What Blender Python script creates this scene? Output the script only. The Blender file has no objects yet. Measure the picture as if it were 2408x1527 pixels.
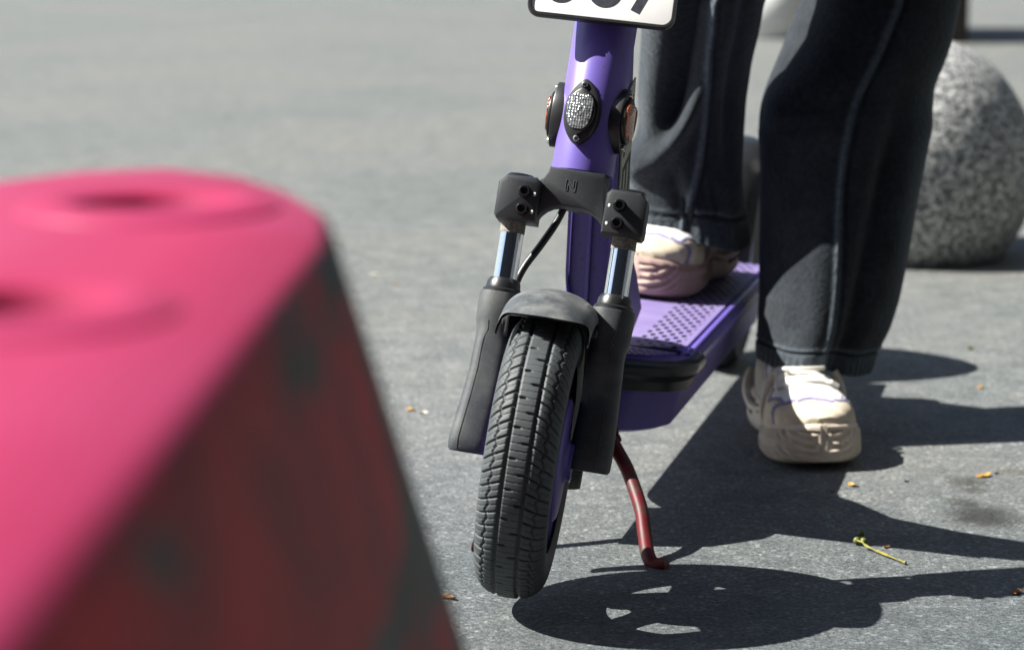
import bpy, bmesh, math, random
import numpy as np
from mathutils import Matrix, Vector, noise
R = math.radians
rnd = random.Random(7)
scene = bpy.context.scene

# ------------------------------------------------------------------ camera, sky, sun, exposure
CAM_Z, PITCH, LENS = 0.583, 9.7, 85.0
cam_data = bpy.data.cameras.new('camera')
cam_data.lens = LENS; cam_data.sensor_width = 36.0
cam_data.clip_start = 0.02; cam_data.clip_end = 1000
cam_data.dof.use_dof = True
cam_data.dof.focus_distance = 2.07
cam_data.dof.aperture_fstop = 6.8
cam = bpy.data.objects.new('camera', cam_data)
scene.collection.objects.link(cam)
cam.location = (0, 0, CAM_Z); cam.rotation_euler = (R(90 - PITCH), 0, 0)
scene.camera = cam

SUN_EL, SUN_FRONT = 46.0, 0.0          # elevation; degrees the sun stands in front of the left-hand direction
to_sun = Vector((-math.cos(R(SUN_EL)) * math.cos(R(SUN_FRONT)), -math.cos(R(SUN_EL)) * math.sin(R(SUN_FRONT)), math.sin(R(SUN_EL))))
sd = bpy.data.lights.new('sun', 'SUN'); sd.energy = 5.0; sd.angle = R(0.5); sd.color = (1.0, 0.965, 0.90)
sun = bpy.data.objects.new('sun', sd); scene.collection.objects.link(sun)
sun.rotation_euler = to_sun.to_track_quat('Z', 'Y').to_euler()

world = bpy.data.worlds.new('World'); scene.world = world; world.use_nodes = True
nt = world.node_tree
sky = nt.nodes.new('ShaderNodeTexSky'); sky.sky_type = 'NISHITA'; sky.sun_disc = False
sky.sun_elevation = R(SUN_EL); sky.sun_rotation = R(270 - SUN_FRONT)
bg = nt.nodes['Background']; bg.inputs['Strength'].default_value = 0.05
nt.links.new(sky.outputs['Color'], bg.inputs['Color'])
vs = scene.view_settings
vs.view_transform = 'Standard'; vs.look = 'None'; vs.gamma = 1.0; vs.exposure = 1.55

# ------------------------------------------------------------------ measuring helper: a point of the photograph at a known distance or height
FPX = LENS / 36 * 2408
def ray(px, py):
    fw = Vector((0, math.cos(R(PITCH)), -math.sin(R(PITCH)))); up = Vector((0, math.sin(R(PITCH)), math.cos(R(PITCH))))
    return fw + Vector((1, 0, 0)) * ((px - 1204) / FPX) - up * ((py - 763.5) / FPX)
def at_z(px, py, z=0.0):
    d = ray(px, py); return Vector((0, 0, CAM_Z)) + d * ((z - CAM_Z) / d.z)
def at_y(px, py, y):
    d = ray(px, py); return Vector((0, 0, CAM_Z)) + d * (y / d.y)

# ------------------------------------------------------------------ node material helpers
def node_mat(name):
    m = bpy.data.materials.new(name); m.use_nodes = True
    t = m.node_tree; b = t.nodes['Principled BSDF']
    return m, t, b
def N(t, kind, **kw):
    n = t.nodes.new(kind)
    for k, v in kw.items():
        if k in n.inputs: n.inputs[k].default_value = v
        else: setattr(n, k, v)
    return n
def ramp(t, src, stops, interp='LINEAR'):
    n = t.nodes.new('ShaderNodeValToRGB'); n.color_ramp.interpolation = interp
    e = n.color_ramp.elements
    while len(e) > 1: e.remove(e[-1])
    e[0].position = stops[0][0]; e[0].color = (*stops[0][1], 1) if len(stops[0][1]) == 3 else stops[0][1]
    for p, c in stops[1:]:
        q = e.new(p); q.color = (*c, 1)
    t.links.new(src, n.inputs['Fac']); return n
def mixc(t, fac, a, b, mode='MIX'):
    n = t.nodes.new('ShaderNodeMix'); n.data_type = 'RGBA'; n.blend_type = mode
    for i, v in ((0, fac), (6, a), (7, b)):
        if isinstance(v, (int, float)): n.inputs[i].default_value = v
        elif isinstance(v, tuple): n.inputs[i].default_value = (*v, 1)
        else: t.links.new(v, n.inputs[i])
    return n.outputs[2]
def tex_noise(t, co, scale, detail=4, rough=0.55, dist=0.0):
    n = N(t, 'ShaderNodeTexNoise', Scale=scale, Detail=detail, Roughness=rough, Distortion=dist)
    if co is not None: t.links.new(co, n.inputs['Vector'])
    return n.outputs['Fac']
def bump(t, b, h, strength, dist=0.001, prev=None):
    n = N(t, 'ShaderNodeBump', Strength=strength, Distance=dist)
    t.links.new(h, n.inputs['Height'])
    if prev is not None: t.links.new(prev, n.inputs['Normal'])
    t.links.new(n.outputs['Normal'], b.inputs['Normal']); return n.outputs['Normal']
def coords(t): return t.nodes.new('ShaderNodeTexCoord').outputs['Object']
def g(v): return (v, v, v)

def plain(name, col, rough=0.5, metal=0.0, var=0.15, scale=60, bmp=0.0, bscale=900, coat=0.0, spec=0.5):
    m, t, b = node_mat(name); co = coords(t)
    nz = tex_noise(t, co, scale)
    lo = tuple(c * (1 - var) for c in col); hi = tuple(min(1, c * (1 + var)) for c in col)
    r = ramp(t, nz, [(0.3, lo), (0.7, hi)])
    t.links.new(r.outputs['Color'], b.inputs['Base Color'])
    b.inputs['Roughness'].default_value = rough; b.inputs['Metallic'].default_value = metal
    b.inputs['Coat Weight'].default_value = coat; b.inputs['Specular IOR Level'].default_value = spec
    if bmp: bump(t, b, tex_noise(t, co, bscale, 3), bmp, 0.0005)
    return m

def dusty_plastic(name, col, dust, amount=0.5, rough=0.55):
    m, t, b = node_mat(name); co = coords(t)
    big = ramp(t, tex_noise(t, co, 28, 5, 0.6), [(0.42, g(0)), (0.72, g(1))]).outputs['Color']
    spk = ramp(t, tex_noise(t, co, 620, 2), [(0.66, g(0)), (0.74, g(1))]).outputs['Color']
    fine = ramp(t, tex_noise(t, co, 1500, 2), [(0.35, g(0)), (0.8, g(1))]).outputs['Color']
    dm = mixc(t, 0.5, big, fine, 'MULTIPLY')
    c1 = mixc(t, dm, col, tuple(col[i] * (1 - amount) + dust[i] * amount for i in range(3)))
    k = N(t, 'ShaderNodeMath', operation='MULTIPLY'); k.inputs[1].default_value = 0.5
    t.links.new(spk, k.inputs[0])
    c2 = mixc(t, k.outputs[0], c1, tuple(d * 1.25 for d in dust))
    t.links.new(c2, b.inputs['Base Color'])
    b.inputs['Roughness'].default_value = rough
    bump(t, b, tex_noise(t, co, 1300, 2), 0.25, 0.0004)
    return m

def painted(name, col, rough=0.34, dirt=0.0):
    m, t, b = node_mat(name); co = coords(t)
    spots = ramp(t, tex_noise(t, co, 260, 3, 0.7), [(0.64 - dirt * 0.06, g(0)), (0.70 - dirt * 0.04, g(1))]).outputs['Color']
    big = ramp(t, tex_noise(t, co, 22, 4), [(0.3, g(0)), (0.8, g(1))]).outputs['Color']
    k = N(t, 'ShaderNodeMath', operation='MULTIPLY'); t.links.new(spots, k.inputs[0]); k.inputs[1].default_value = 0.25 + 0.6 * dirt
    base = mixc(t, big, tuple(c * 0.93 for c in col), tuple(min(1, c * 1.08) for c in col))
    t.links.new(mixc(t, k.outputs[0], base, (0.06, 0.05, 0.045)), b.inputs['Base Color'])
    b.inputs['Roughness'].default_value = rough
    bump(t, b, tex_noise(t, co, 800, 2), 0.06, 0.0006)
    return m

# ------------------------------------------------------------------ materials
M_ = {}
M_['purple'] = painted('purple_paint', (0.118, 0.083, 0.345), 0.40, 0.35)
M_['purple_dirty'] = painted('purple_paint_dirty', (0.105, 0.073, 0.305), 0.45, 1.0)
M_['black'] = dusty_plastic('black_plastic', (0.012, 0.013, 0.0145), (0.08, 0.078, 0.07), 0.25, 0.45)
M_['crown'] = dusty_plastic('cast_black_metal', (0.013, 0.016, 0.019), (0.075, 0.078, 0.078), 0.22, 0.52)
M_['forkleg'] = dusty_plastic('dusty_black_plastic', (0.024, 0.030, 0.035), (0.16, 0.16, 0.15), 0.55, 0.6)
M_['fender'] = dusty_plastic('dusty_grey_plastic', (0.034, 0.041, 0.046), (0.26, 0.26, 0.245), 0.9, 0.62)
M_['bolt'] = plain('black_bolt_steel', (0.045, 0.047, 0.05), 0.25, 0.8, spec=0.6)
M_['steel'] = plain('stainless_steel', (0.62, 0.60, 0.57), 0.2, 1.0, 0.05)
M_['chrome'] = plain('chrome', (0.80, 0.82, 0.84), 0.09, 1.0, 0.04, 300)
M_['grime'] = plain('greasy_dirt_ring', (0.16, 0.145, 0.12), 0.7, 0.0, 0.6, 500)
M_['white_paint'] = plain('white_marker_paint', (0.75, 0.75, 0.72), 0.6)
M_['plate'] = plain('plate_white', (0.87, 0.865, 0.84), 0.4, 0, 0.02, 40)
M_['ink'] = plain('plate_black_print', (0.018, 0.021, 0.03), 0.5, 0, 0.5, 200)
M_['sticker'] = plain('cream_sticker', (0.40, 0.39, 0.31), 0.5, 0, 0.08)
M_['line'] = plain('engraved_line', (0.10, 0.103, 0.106), 0.6)

def rubber():
    m, t, b = node_mat('tyre_rubber'); co = coords(t)
    big = ramp(t, tex_noise(t, co, 35, 5, 0.65), [(0.3, (0.026, 0.032, 0.034)), (0.7, (0.050, 0.059, 0.062))]).outputs['Color']
    spk = ramp(t, tex_noise(t, co, 420, 2), [(0.74, g(0)), (0.78, g(1))]).outputs['Color']
    t.links.new(mixc(t, spk, big, (0.07, 0.075, 0.072)), b.inputs['Base Color'])
    b.inputs['Roughness'].default_value = 0.62
    bump(t, b, tex_noise(t, co, 1800, 2), 0.2, 0.0003)
    return m
M_['rubber'] = rubber()
M_['bumper'] = plain('black_rubber_bumper', (0.014, 0.015, 0.016), 0.35, 0, 0.3, 40)
M_['cable'] = plain('black_cable_sheath', (0.012, 0.013, 0.014), 0.4)

def reflector_mat(name, a, b_, scale):
    m, t, b = node_mat(name); co = coords(t)
    v = N(t, 'ShaderNodeTexVoronoi', Scale=scale); v.feature = 'F1'; v.inputs['Randomness'].default_value = 0.35; t.links.new(co, v.inputs['Vector'])
    sep = t.nodes.new('ShaderNodeSeparateColor'); t.links.new(v.outputs['Color'], sep.inputs[0])
    r = ramp(t, sep.outputs[0], [(0.0, a), (0.5, tuple((x + y) / 2 for x, y in zip(a, b_))), (1.0, b_)])
    t.links.new(r.outputs['Color'], b.inputs['Base Color'])
    b.inputs['Roughness'].default_value = 0.16; b.inputs['Coat Weight'].default_value = 1.0; b.inputs['Coat Roughness'].default_value = 0.03
    b.inputs['Metallic'].default_value = 0.35
    bump(t, b, v.outputs['Distance'], 0.9, 0.0012)
    return m
M_['clear_lens'] = reflector_mat('clear_prism_reflector', (0.07, 0.075, 0.08), (0.24, 0.25, 0.255), 430)
M_['amber_lens'] = reflector_mat('amber_prism_reflector', (0.16, 0.016, 0.002), (0.55, 0.12, 0.006), 420)

def deck_mat():
    m, t, b = node_mat('deck_mat_purple'); co = coords(t)
    mp = N(t, 'ShaderNodeMapping'); t.links.new(co, mp.inputs['Vector'])
    mp.inputs['Scale'].default_value = (118, 46, 0)
    mp2 = N(t, 'ShaderNodeMapping'); t.links.new(mp.outputs[0], mp2.inputs['Vector']); mp2.inputs['Rotation'].default_value = (0, 0, R(45)); mp = mp2
    fr = N(t, 'ShaderNodeVectorMath', operation='FRACTION'); t.links.new(mp.outputs[0], fr.inputs[0])
    sb = N(t, 'ShaderNodeVectorMath', operation='SUBTRACT'); t.links.new(fr.outputs[0], sb.inputs[0]); sb.inputs[1].default_value = (0.5, 0.5, 0)
    ln = N(t, 'ShaderNodeVectorMath', operation='LENGTH'); t.links.new(sb.outputs[0], ln.inputs[0])
    dot = ramp(t, ln.outputs['Value'], [(0.27, g(1)), (0.36, g(0))]).outputs['Color']
    sx = N(t, 'ShaderNodeSeparateXYZ'); t.links.new(co, sx.inputs[0])
    lim = ramp(t, sx.outputs[0], [(0.010, g(0)), (0.011, g(1)), (0.052, g(1)), (0.053, g(0))]).outputs['Color']
    dm = mixc(t, 1.0, dot, lim, 'MULTIPLY')
    wear = ramp(t, tex_noise(t, co, 30, 5, 0.7), [(0.35, (0.175, 0.135, 0.31)), (0.7, (0.22, 0.18, 0.35))]).outputs['Color']
    t.links.new(mixc(t, dm, wear, (0.012, 0.01, 0.02)), b.inputs['Base Color'])
    b.inputs['Roughness'].default_value = 0.5
    inv = N(t, 'ShaderNodeMath', operation='SUBTRACT'); inv.inputs[0].default_value = 1; t.links.new(dm, inv.inputs[1])
    bump(t, b, inv.outputs[0], 0.6, 0.001)
    return m
M_['deck_mat'] = deck_mat()

def red_stand():
    m, t, b = node_mat('worn_red_paint'); co = coords(t)
    w = ramp(t, tex_noise(t, co, 75, 7, 0.75), [(0.50, g(0)), (0.60, g(1))]).outputs['Color']
    rust = ramp(t, tex_noise(t, co, 180, 4), [(0.3, (0.014, 0.010, 0.009)), (0.7, (0.05, 0.03, 0.02))]).outputs['Color']
    t.links.new(mixc(t, w, (0.085, 0.0025, 0.005), rust), b.inputs['Base Color'])
    b.inputs['Roughness'].default_value = 0.5; b.inputs['Specular IOR Level'].default_value = 0.3
    bump(t, b, w, -0.3, 0.0006)
    return m
M_['red_stand'] = red_stand()

def denim():
    m, t, b = node_mat('charcoal_denim'); co = coords(t)
    big = tex_noise(t, co, 26, 5, 0.6)
    mid = tex_noise(t, co, 170, 4, 0.65)
    a = ramp(t, big, [(0.30, (0.006, 0.008, 0.011)), (0.75, (0.017, 0.021, 0.026))]).outputs['Color']
    c = ramp(t, mid, [(0.35, g(0.55)), (0.7, g(1.45))]).outputs['Color']
    mp = N(t, 'ShaderNodeMapping'); t.links.new(co, mp.inputs['Vector']); mp.inputs['Rotation'].default_value = (0, R(40), 0)
    wv = N(t, 'ShaderNodeTexWave', Scale=190.0, Distortion=1.2); t.links.new(mp.outputs[0], wv.inputs['Vector'])
    col = mixc(t, 1.0, a, c, 'MULTIPLY')
    at = t.nodes.new('ShaderNodeAttribute'); at.attribute_name = 'fade'                 # seams and hem edges are washed paler
    fd = N(t, 'ShaderNodeMath', operation='MULTIPLY'); t.links.new(at.outputs['Fac'], fd.inputs[0]); t.links.new(mixc(t, 1.0, ramp(t, mid, [(0.3, g(0.4)), (0.65, g(1.0))]).outputs['Color'], g(1.0), 'MULTIPLY'), fd.inputs[1])
    t.links.new(mixc(t, fd.outputs[0], col, (0.10, 0.125, 0.15)), b.inputs['Base Color'])
    b.inputs['Roughness'].default_value = 0.85; b.inputs['Specular IOR Level'].default_value = 0.15
    b.inputs['Sheen Weight'].default_value = 0.22; b.inputs['Sheen Tint'].default_value = (0.80, 0.92, 1.0, 1); b.inputs['Sheen Roughness'].default_value = 0.5
    n1 = bump(t, b, mid, 0.7, 0.003)
    bump(t, b, wv.outputs['Fac'], 0.18, 0.0005, n1)
    return m
M_['denim'] = denim()

def cloth(name, col, scale=700, var=0.12, bmp=0.3, rough=0.8):
    return plain(name, col, rough, 0, var, scale / 10, bmp, scale)
M_['sh_mesh'] = cloth('white_sneaker_mesh', (0.42, 0.415, 0.415), 1300)
M_['sh_leather'] = cloth('white_sneaker_leather', (0.64, 0.64, 0.63), 300, 0.05, 0.1, 0.5)
M_['sh_suede'] = cloth('beige_suede', (0.50, 0.435, 0.33), 500, 0.2)
M_['sh_lilac'] = cloth('lilac_trim', (0.20, 0.185, 0.31), 600)
M_['sh_grey'] = cloth('warm_grey_suede', (0.30, 0.29, 0.285), 600, 0.15)
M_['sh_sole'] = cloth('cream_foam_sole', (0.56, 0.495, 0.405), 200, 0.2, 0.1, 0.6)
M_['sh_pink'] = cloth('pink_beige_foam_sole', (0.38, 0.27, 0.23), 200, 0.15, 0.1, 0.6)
M_['sh_dark'] = cloth('dark_maroon_insert', (0.025, 0.012, 0.014), 200)
M_['lace'] = cloth('white_lace', (0.66, 0.64, 0.58), 900)

def asphalt():
    m, t, b = node_mat('asphalt'); co = coords(t)
    wide = tex_noise(t, co, 1.1, 5, 0.65, 0.4); mott = tex_noise(t, co, 17, 7, 0.7)
    grain = tex_noise(t, co, 260, 3, 0.7); grit = tex_noise(t, co, 700, 2, 0.6)
    v = N(t, 'ShaderNodeTexVoronoi', Scale=240.0); t.links.new(co, v.inputs['Vector'])
    sep = t.nodes.new('ShaderNodeSeparateColor'); t.links.new(v.outputs['Color'], sep.inputs[0])
    base = ramp(t, mott, [(0.30, (0.084, 0.090, 0.092)), (0.5, (0.124, 0.128, 0.127)), (0.70, (0.160, 0.161, 0.156))]).outputs['Color']
    wd = ramp(t, wide, [(0.3, (0.84, 0.89, 0.90)), (0.5, (0.99, 1.0, 0.99)), (0.7, (1.10, 1.06, 1.02))]).outputs['Color']
    gr = ramp(t, grain, [(0.30, g(0.38)), (0.5, g(0.98)), (0.72, g(1.75))]).outputs['Color']
    st = ramp(t, sep.outputs[0], [(0.0, g(0.60)), (0.7, g(1.0)), (0.92, g(1.12)), (0.975, g(1.7))]).outputs['Color']
    gt = ramp(t, grit, [(0.3, g(0.65)), (0.7, g(1.35))]).outputs['Color']
    c = mixc(t, 1.0, base, wd, 'MULTIPLY'); c = mixc(t, 1.0, c, gr, 'MULTIPLY'); c = mixc(t, 0.9, c, st, 'MULTIPLY'); c = mixc(t, 0.8, c, gt, 'MULTIPLY')
    # painted light falloff: ground colour dimmed and cooled near the camera, paler far off
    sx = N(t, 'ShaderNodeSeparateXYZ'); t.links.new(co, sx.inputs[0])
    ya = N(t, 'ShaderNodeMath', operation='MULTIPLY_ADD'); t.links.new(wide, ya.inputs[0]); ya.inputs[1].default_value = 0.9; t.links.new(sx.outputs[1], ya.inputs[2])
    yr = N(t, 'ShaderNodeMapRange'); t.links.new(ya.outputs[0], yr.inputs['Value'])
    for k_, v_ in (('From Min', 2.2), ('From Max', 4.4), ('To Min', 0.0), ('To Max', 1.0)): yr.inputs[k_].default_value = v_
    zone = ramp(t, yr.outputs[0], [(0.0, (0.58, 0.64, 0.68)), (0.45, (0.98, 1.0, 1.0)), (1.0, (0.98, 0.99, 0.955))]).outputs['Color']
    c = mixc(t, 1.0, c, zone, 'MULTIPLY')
    # hairline cracks
    wv = N(t, 'ShaderNodeTexVoronoi', Scale=2.1); wv.feature = 'DISTANCE_TO_EDGE'
    dn_ = N(t, 'ShaderNodeTexNoise', Scale=7.0, Detail=5.0); t.links.new(co, dn_.inputs['Vector'])
    dsp = mixc(t, 0.07, co, dn_.outputs['Color']); t.links.new(dsp, wv.inputs['Vector'])
    cr = ramp(t, wv.outputs['Distance'], [(0.0, g(1)), (0.0032, g(0))]).outputs['Color']
    crm = ramp(t, tex_noise(t, co, 1.7, 2), [(0.50, g(0)), (0.58, g(0.75))]).outputs['Color']
    crk = mixc(t, 1.0, cr, crm, 'MULTIPLY')
    c = mixc(t, crk, c, (0.02, 0.021, 0.022))
    # oil spots
    ns = N(t, 'ShaderNodeTexNoise', Scale=24.0, Detail=5.0); t.links.new(co, ns.inputs['Vector'])
    for px, py, rx, ry, dark in ((2312, 1212, .040, .050, .22), (2272, 1133, .026, .030, .42), (2292, 1152, .020, .016, .5), (2265, 1180, .018, .024, .55), (2385, 1108, .02, .02, .7), (1660, 470, .05, .08, .6)):
        p = at_z(px, py)
        mp = N(t, 'ShaderNodeVectorMath', operation='SUBTRACT'); t.links.new(co, mp.inputs[0]); mp.inputs[1].default_value = (p.x, p.y, 0)
        dv = N(t, 'ShaderNodeVectorMath', operation='DIVIDE'); t.links.new(mp.outputs[0], dv.inputs[0]); dv.inputs[1].default_value = (rx, ry, 1)
        ln = N(t, 'ShaderNodeVectorMath', operation='LENGTH'); t.links.new(dv.outputs[0], ln.inputs[0])
        ad = N(t, 'ShaderNodeMath', operation='MULTIPLY_ADD'); t.links.new(ns.outputs['Fac'], ad.inputs[0]); ad.inputs[1].default_value = 0.9; t.links.new(ln.outputs['Value'], ad.inputs[2])
        f = ramp(t, ad.outputs[0], [(0.75, g(1)), (1.0, g(0.7)), ]).outputs['Color']
        sm = N(t, 'ShaderNodeMapRange'); sm.interpolation_type = 'SMOOTHSTEP'
        t.links.new(ad.outputs[0], sm.inputs['Value']); sm.inputs['From Min'].default_value = 0.7; sm.inputs['From Max'].default_value = 1.75
        sm.inputs['To Min'].default_value = 1; sm.inputs['To Max'].default_value = 0
        t.nodes.remove(f.node)
        c = mixc(t, sm.outputs[0], c, mixc(t, 1.0, c, (dark, dark * 0.96, dark * 0.9), 'MULTIPLY'))
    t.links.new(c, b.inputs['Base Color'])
    b.inputs['Roughness'].default_value = 0.75; b.inputs['Specular IOR Level'].default_value = 0.4
    n1 = bump(t, b, mott, 0.15, 0.005)
    bump(t, b, grain, 0.8, 0.0022, n1)
    return m
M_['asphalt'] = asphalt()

def granite():
    m, t, b = node_mat('speckled_granite'); co = coords(t)
    n1 = tex_noise(t, co, 125, 3, 0.8); n2 = tex_noise(t, co, 300, 2, 0.6)
    c1 = ramp(t, n1, [(0.40, (0.035, 0.04, 0.044)), (0.47, (0.17, 0.18, 0.182)), (0.53, (0.34, 0.35, 0.345)), (0.59, (0.72, 0.72, 0.70))]).outputs['Color']
    c2 = ramp(t, n2, [(0.33, g(0.45)), (0.5, g(1.0)), (0.7, g(1.4))]).outputs['Color']
    t.links.new(mixc(t, 0.8, c1, c2, 'MULTIPLY'), b.inputs['Base Color'])
    b.inputs['Roughness'].default_value = 0.75
    bump(t, b, n1, 0.5, 0.005)
    return m
M_['granite'] = granite()
M_['pale_stone'] = plain('pale_painted_concrete', (0.62, 0.625, 0.61), 0.8, 0, 0.12, 25, 0.3, 200)

def barrier_plastic():
    m, t, b = node_mat('faded_red_barrier_plastic'); co = coords(t)
    fade = ramp(t, tex_noise(t, co, 9, 3, 0.5), [(0.3, (0.245, 0.012, 0.050)), (0.72, (0.26, 0.024, 0.076))]).outputs['Color']
    sx = N(t, 'ShaderNodeSeparateXYZ'); t.links.new(co, sx.inputs[0])
    geo = t.nodes.new('ShaderNodeNewGeometry')
    mpb = N(t, 'ShaderNodeMapping'); t.links.new(co, mpb.inputs['Vector']); mpb.inputs['Scale'].default_value = (1, .42, .95)
    n1 = tex_noise(t, mpb.outputs[0], 17, 4, 0.6, 0.6)
    yb = N(t, 'ShaderNodeMapRange'); t.links.new(sx.outputs[1], yb.inputs['Value'])     # the whitewash is thickest round the far corner
    for k_, v_ in (('From Min', -0.05), ('From Max', 0.24), ('To Min', -0.06), ('To Max', 0.13)): yb.inputs[k_].default_value = v_
    nb = N(t, 'ShaderNodeMath', operation='ADD'); t.links.new(n1, nb.inputs[0]); t.links.new(yb.outputs[0], nb.inputs[1])
    w = ramp(t, nb.outputs[0], [(0.495, g(0)), (0.53, g(1))]).outputs['Color']
    # old whitewash and grime sticks on the side face (object x is the outward side)
    gx = N(t, 'ShaderNodeSeparateXYZ'); t.links.new(geo.outputs['Normal'], gx.inputs[0])
    side = ramp(t, gx.outputs[0], [(0.55, g(0)), (0.85, g(1))]).outputs['Color']
    k = mixc(t, 1.0, w, side, 'MULTIPLY')
    paint = ramp(t, tex_noise(t, co, 7, 3), [(0.35, (0.022, 0.026, 0.022)), (0.7, (0.052, 0.078, 0.066))]).outputs['Color']
    unfaded = mixc(t, side, fade, mixc(t, 1.0, (0.42, 0.003, 0.012), ramp(t, tex_noise(t, co, 19, 5, 0.7), [(0.35, g(0.35)), (0.65, g(1.15))]).outputs['Color'], 'MULTIPLY'))           # the end that never sees the sun has kept its deeper red
    t.links.new(mixc(t, k, unfaded, paint), b.inputs['Base Color'])
    b.inputs['Roughness'].default_value = 0.55; b.inputs['Specular IOR Level'].default_value = 0.2
    bump(t, b, tex_noise(t, co, 160, 3), 0.15, 0.001)
    return m
M_['barrier'] = barrier_plastic()
M_['pillar'] = plain('dark_brown_pillar', (0.030, 0.022, 0.018), 0.7, 0, 0.3, 12)

# ------------------------------------------------------------------ mesh builder
class MB:
    def __init__(s): s.v = []; s.f = []; s.m = []; s.mi = 0
    def add(s, verts, faces):
        o = len(s.v); s.v += [tuple(p) for p in verts]
        for f in faces: s.f.append(tuple(i + o for i in f)); s.m.append(s.mi)
    def loft(s, rings, caps=(True, True), close=True):
        n = len(rings[0]); v = [p for r_ in rings for p in r_]; f = []
        for i in range(len(rings) - 1):
            for j in range(n if close else n - 1):
                k = (j + 1) % n
                f.append((i * n + j, i * n + k, (i + 1) * n + k, (i + 1) * n + j))
        if caps[0]: f.append(tuple(reversed(range(n))))
        if caps[1]: f.append(tuple((len(rings) - 1) * n + j for j in range(n)))
        s.add(v, f)
    def lathe(s, prof, seg=48, T=None, caps=(True, True), arc=None):
        rings = []
        for r_, z in prof:
            rg = [Vector((r_ * math.cos(2 * math.pi * j / seg), r_ * math.sin(2 * math.pi * j / seg), z)) for j in range(seg)]
            rings.append([T @ p if T else p for p in rg])
        s.loft(rings, caps)
    def tube(s, pts, rad, seg=12, caps=(True, True), flat=1.0):
        pts = [Vector(p) for p in pts]; rings = []; prev = None
        for i, p in enumerate(pts):
            d = (pts[min(i + 1, len(pts) - 1)] - pts[max(i - 1, 0)]).normalized()
            if prev is None:
                a = d.cross(Vector((0, 0, 1))); a = a if a.length > 1e-3 else d.cross(Vector((1, 0, 0)))
            else: a = prev - d * prev.dot(d)
            a.normalize(); prev = a; b = d.cross(a)
            r_ = rad[i] if isinstance(rad, (list, tuple)) else rad
            rings.append([p + a * (r_ * math.cos(2 * math.pi * j / seg)) + b * (r_ * flat * math.sin(2 * math.pi * j / seg)) for j in range(seg)])
        s.loft(rings, caps)
    def prism(s, out, y0, y1, bev=0.0, T=None):
        """outline (x, z) counter-clockwise, extruded along y from y0 to y1 with bevelled rims"""
        n = len(out); o = [Vector((p[0], p[1])) for p in out]
        def inset(b):
            r_ = []
            for i in range(n):
                e1 = (o[i] - o[i - 1]).normalized(); e2 = (o[(i + 1) % n] - o[i]).normalized()
                n1 = Vector((-e1.y, e1.x)); n2 = Vector((-e2.y, e2.x)); k = n1 + n2
                k = k / max(0.35, k.length_squared / 2) if k.length > 1e-6 else n1
                r_.append(o[i] + k * b)
            return r_
        lay = [(y0, 0), (y1, 0)] if not bev else [(y0, bev), (y0 + bev * 0.3, bev * 0.3), (y0 + bev, 0), (y1 - bev, 0), (y1 - bev * 0.3, bev * 0.3), (y1, bev)]
        rings = []
        for y, b in lay:
            rg = [Vector((p.x, y, p.y)) for p in (inset(b) if b else o)]
            rings.append([T @ p if T else p for p in rg])
        s.loft(rings)
    def build(s, name, mats, parent=None, Mw=None, sharp=32):
        me = bpy.data.meshes.new(name); me.from_pydata(s.v, [], s.f)
        mats = mats if isinstance(mats, (list, tuple)) else [mats]
        for m in mats: me.materials.append(M_[m])
        me.polygons.foreach_set('material_index', s.m)
        bm = bmesh.new(); bm.from_mesh(me); bmesh.ops.recalc_face_normals(bm, faces=bm.faces[:]); bm.to_mesh(me); bm.free()
        me.polygons.foreach_set('use_smooth', [True] * len(me.polygons))
        me.set_sharp_from_angle(angle=R(sharp)); me.update()
        return link(name, me, parent, Mw)
WORLD = {}
def link(name, data, parent=None, Mw=None):
    o = bpy.data.objects.new(name, data); scene.collection.objects.link(o)
    Mw = Mw or (WORLD[parent.name] if parent else Matrix())
    WORLD[o.name] = Mw
    if parent: o.parent = parent; o.matrix_basis = WORLD[parent.name].inverted() @ Mw
    else: o.matrix_basis = Mw
    return o
def tag(o, label=None, cat=None, group=None, kind=None):
    if label: o['label'] = label
    if cat: o['category'] = cat
    if group: o['group'] = group
    if kind: o['kind'] = kind
    return o
def frame(x, y, z, o):
    return Matrix(((x.x, y.x, z.x, o.x), (x.y, y.y, z.y, o.y), (x.z, y.z, z.z, o.z), (0, 0, 0, 1)))
def rrect(w, h, r_, n=6, cx=0, cz=0):
    out = []
    for sx, sz, a0 in ((1, 1, 0), (-1, 1, 90), (-1, -1, 180), (1, -1, 270)):
        for i in range(n + 1):
            a = R(a0 + 90 * i / n); out.append((cx + sx * (w / 2 - r_) + r_ * math.cos(a), cz + sz * (h / 2 - r_) + r_ * math.sin(a)))
    return out
def spline(pts, n=8):
    pts = [Vector(p) for p in pts]; out = []
    for i in range(len(pts) - 1):
        p0, p1, p2, p3 = pts[max(i - 1, 0)], pts[i], pts[i + 1], pts[min(i + 2, len(pts) - 1)]
        for k in range(n):
            t = k / n
            out.append(0.5 * ((2 * p1) + (p2 - p0) * t + (2 * p0 - 5 * p1 + 4 * p2 - p3) * t * t + (3 * p1 - p0 - 3 * p2 + p3) * t ** 3))
    out.append(pts[-1]); return out
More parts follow.
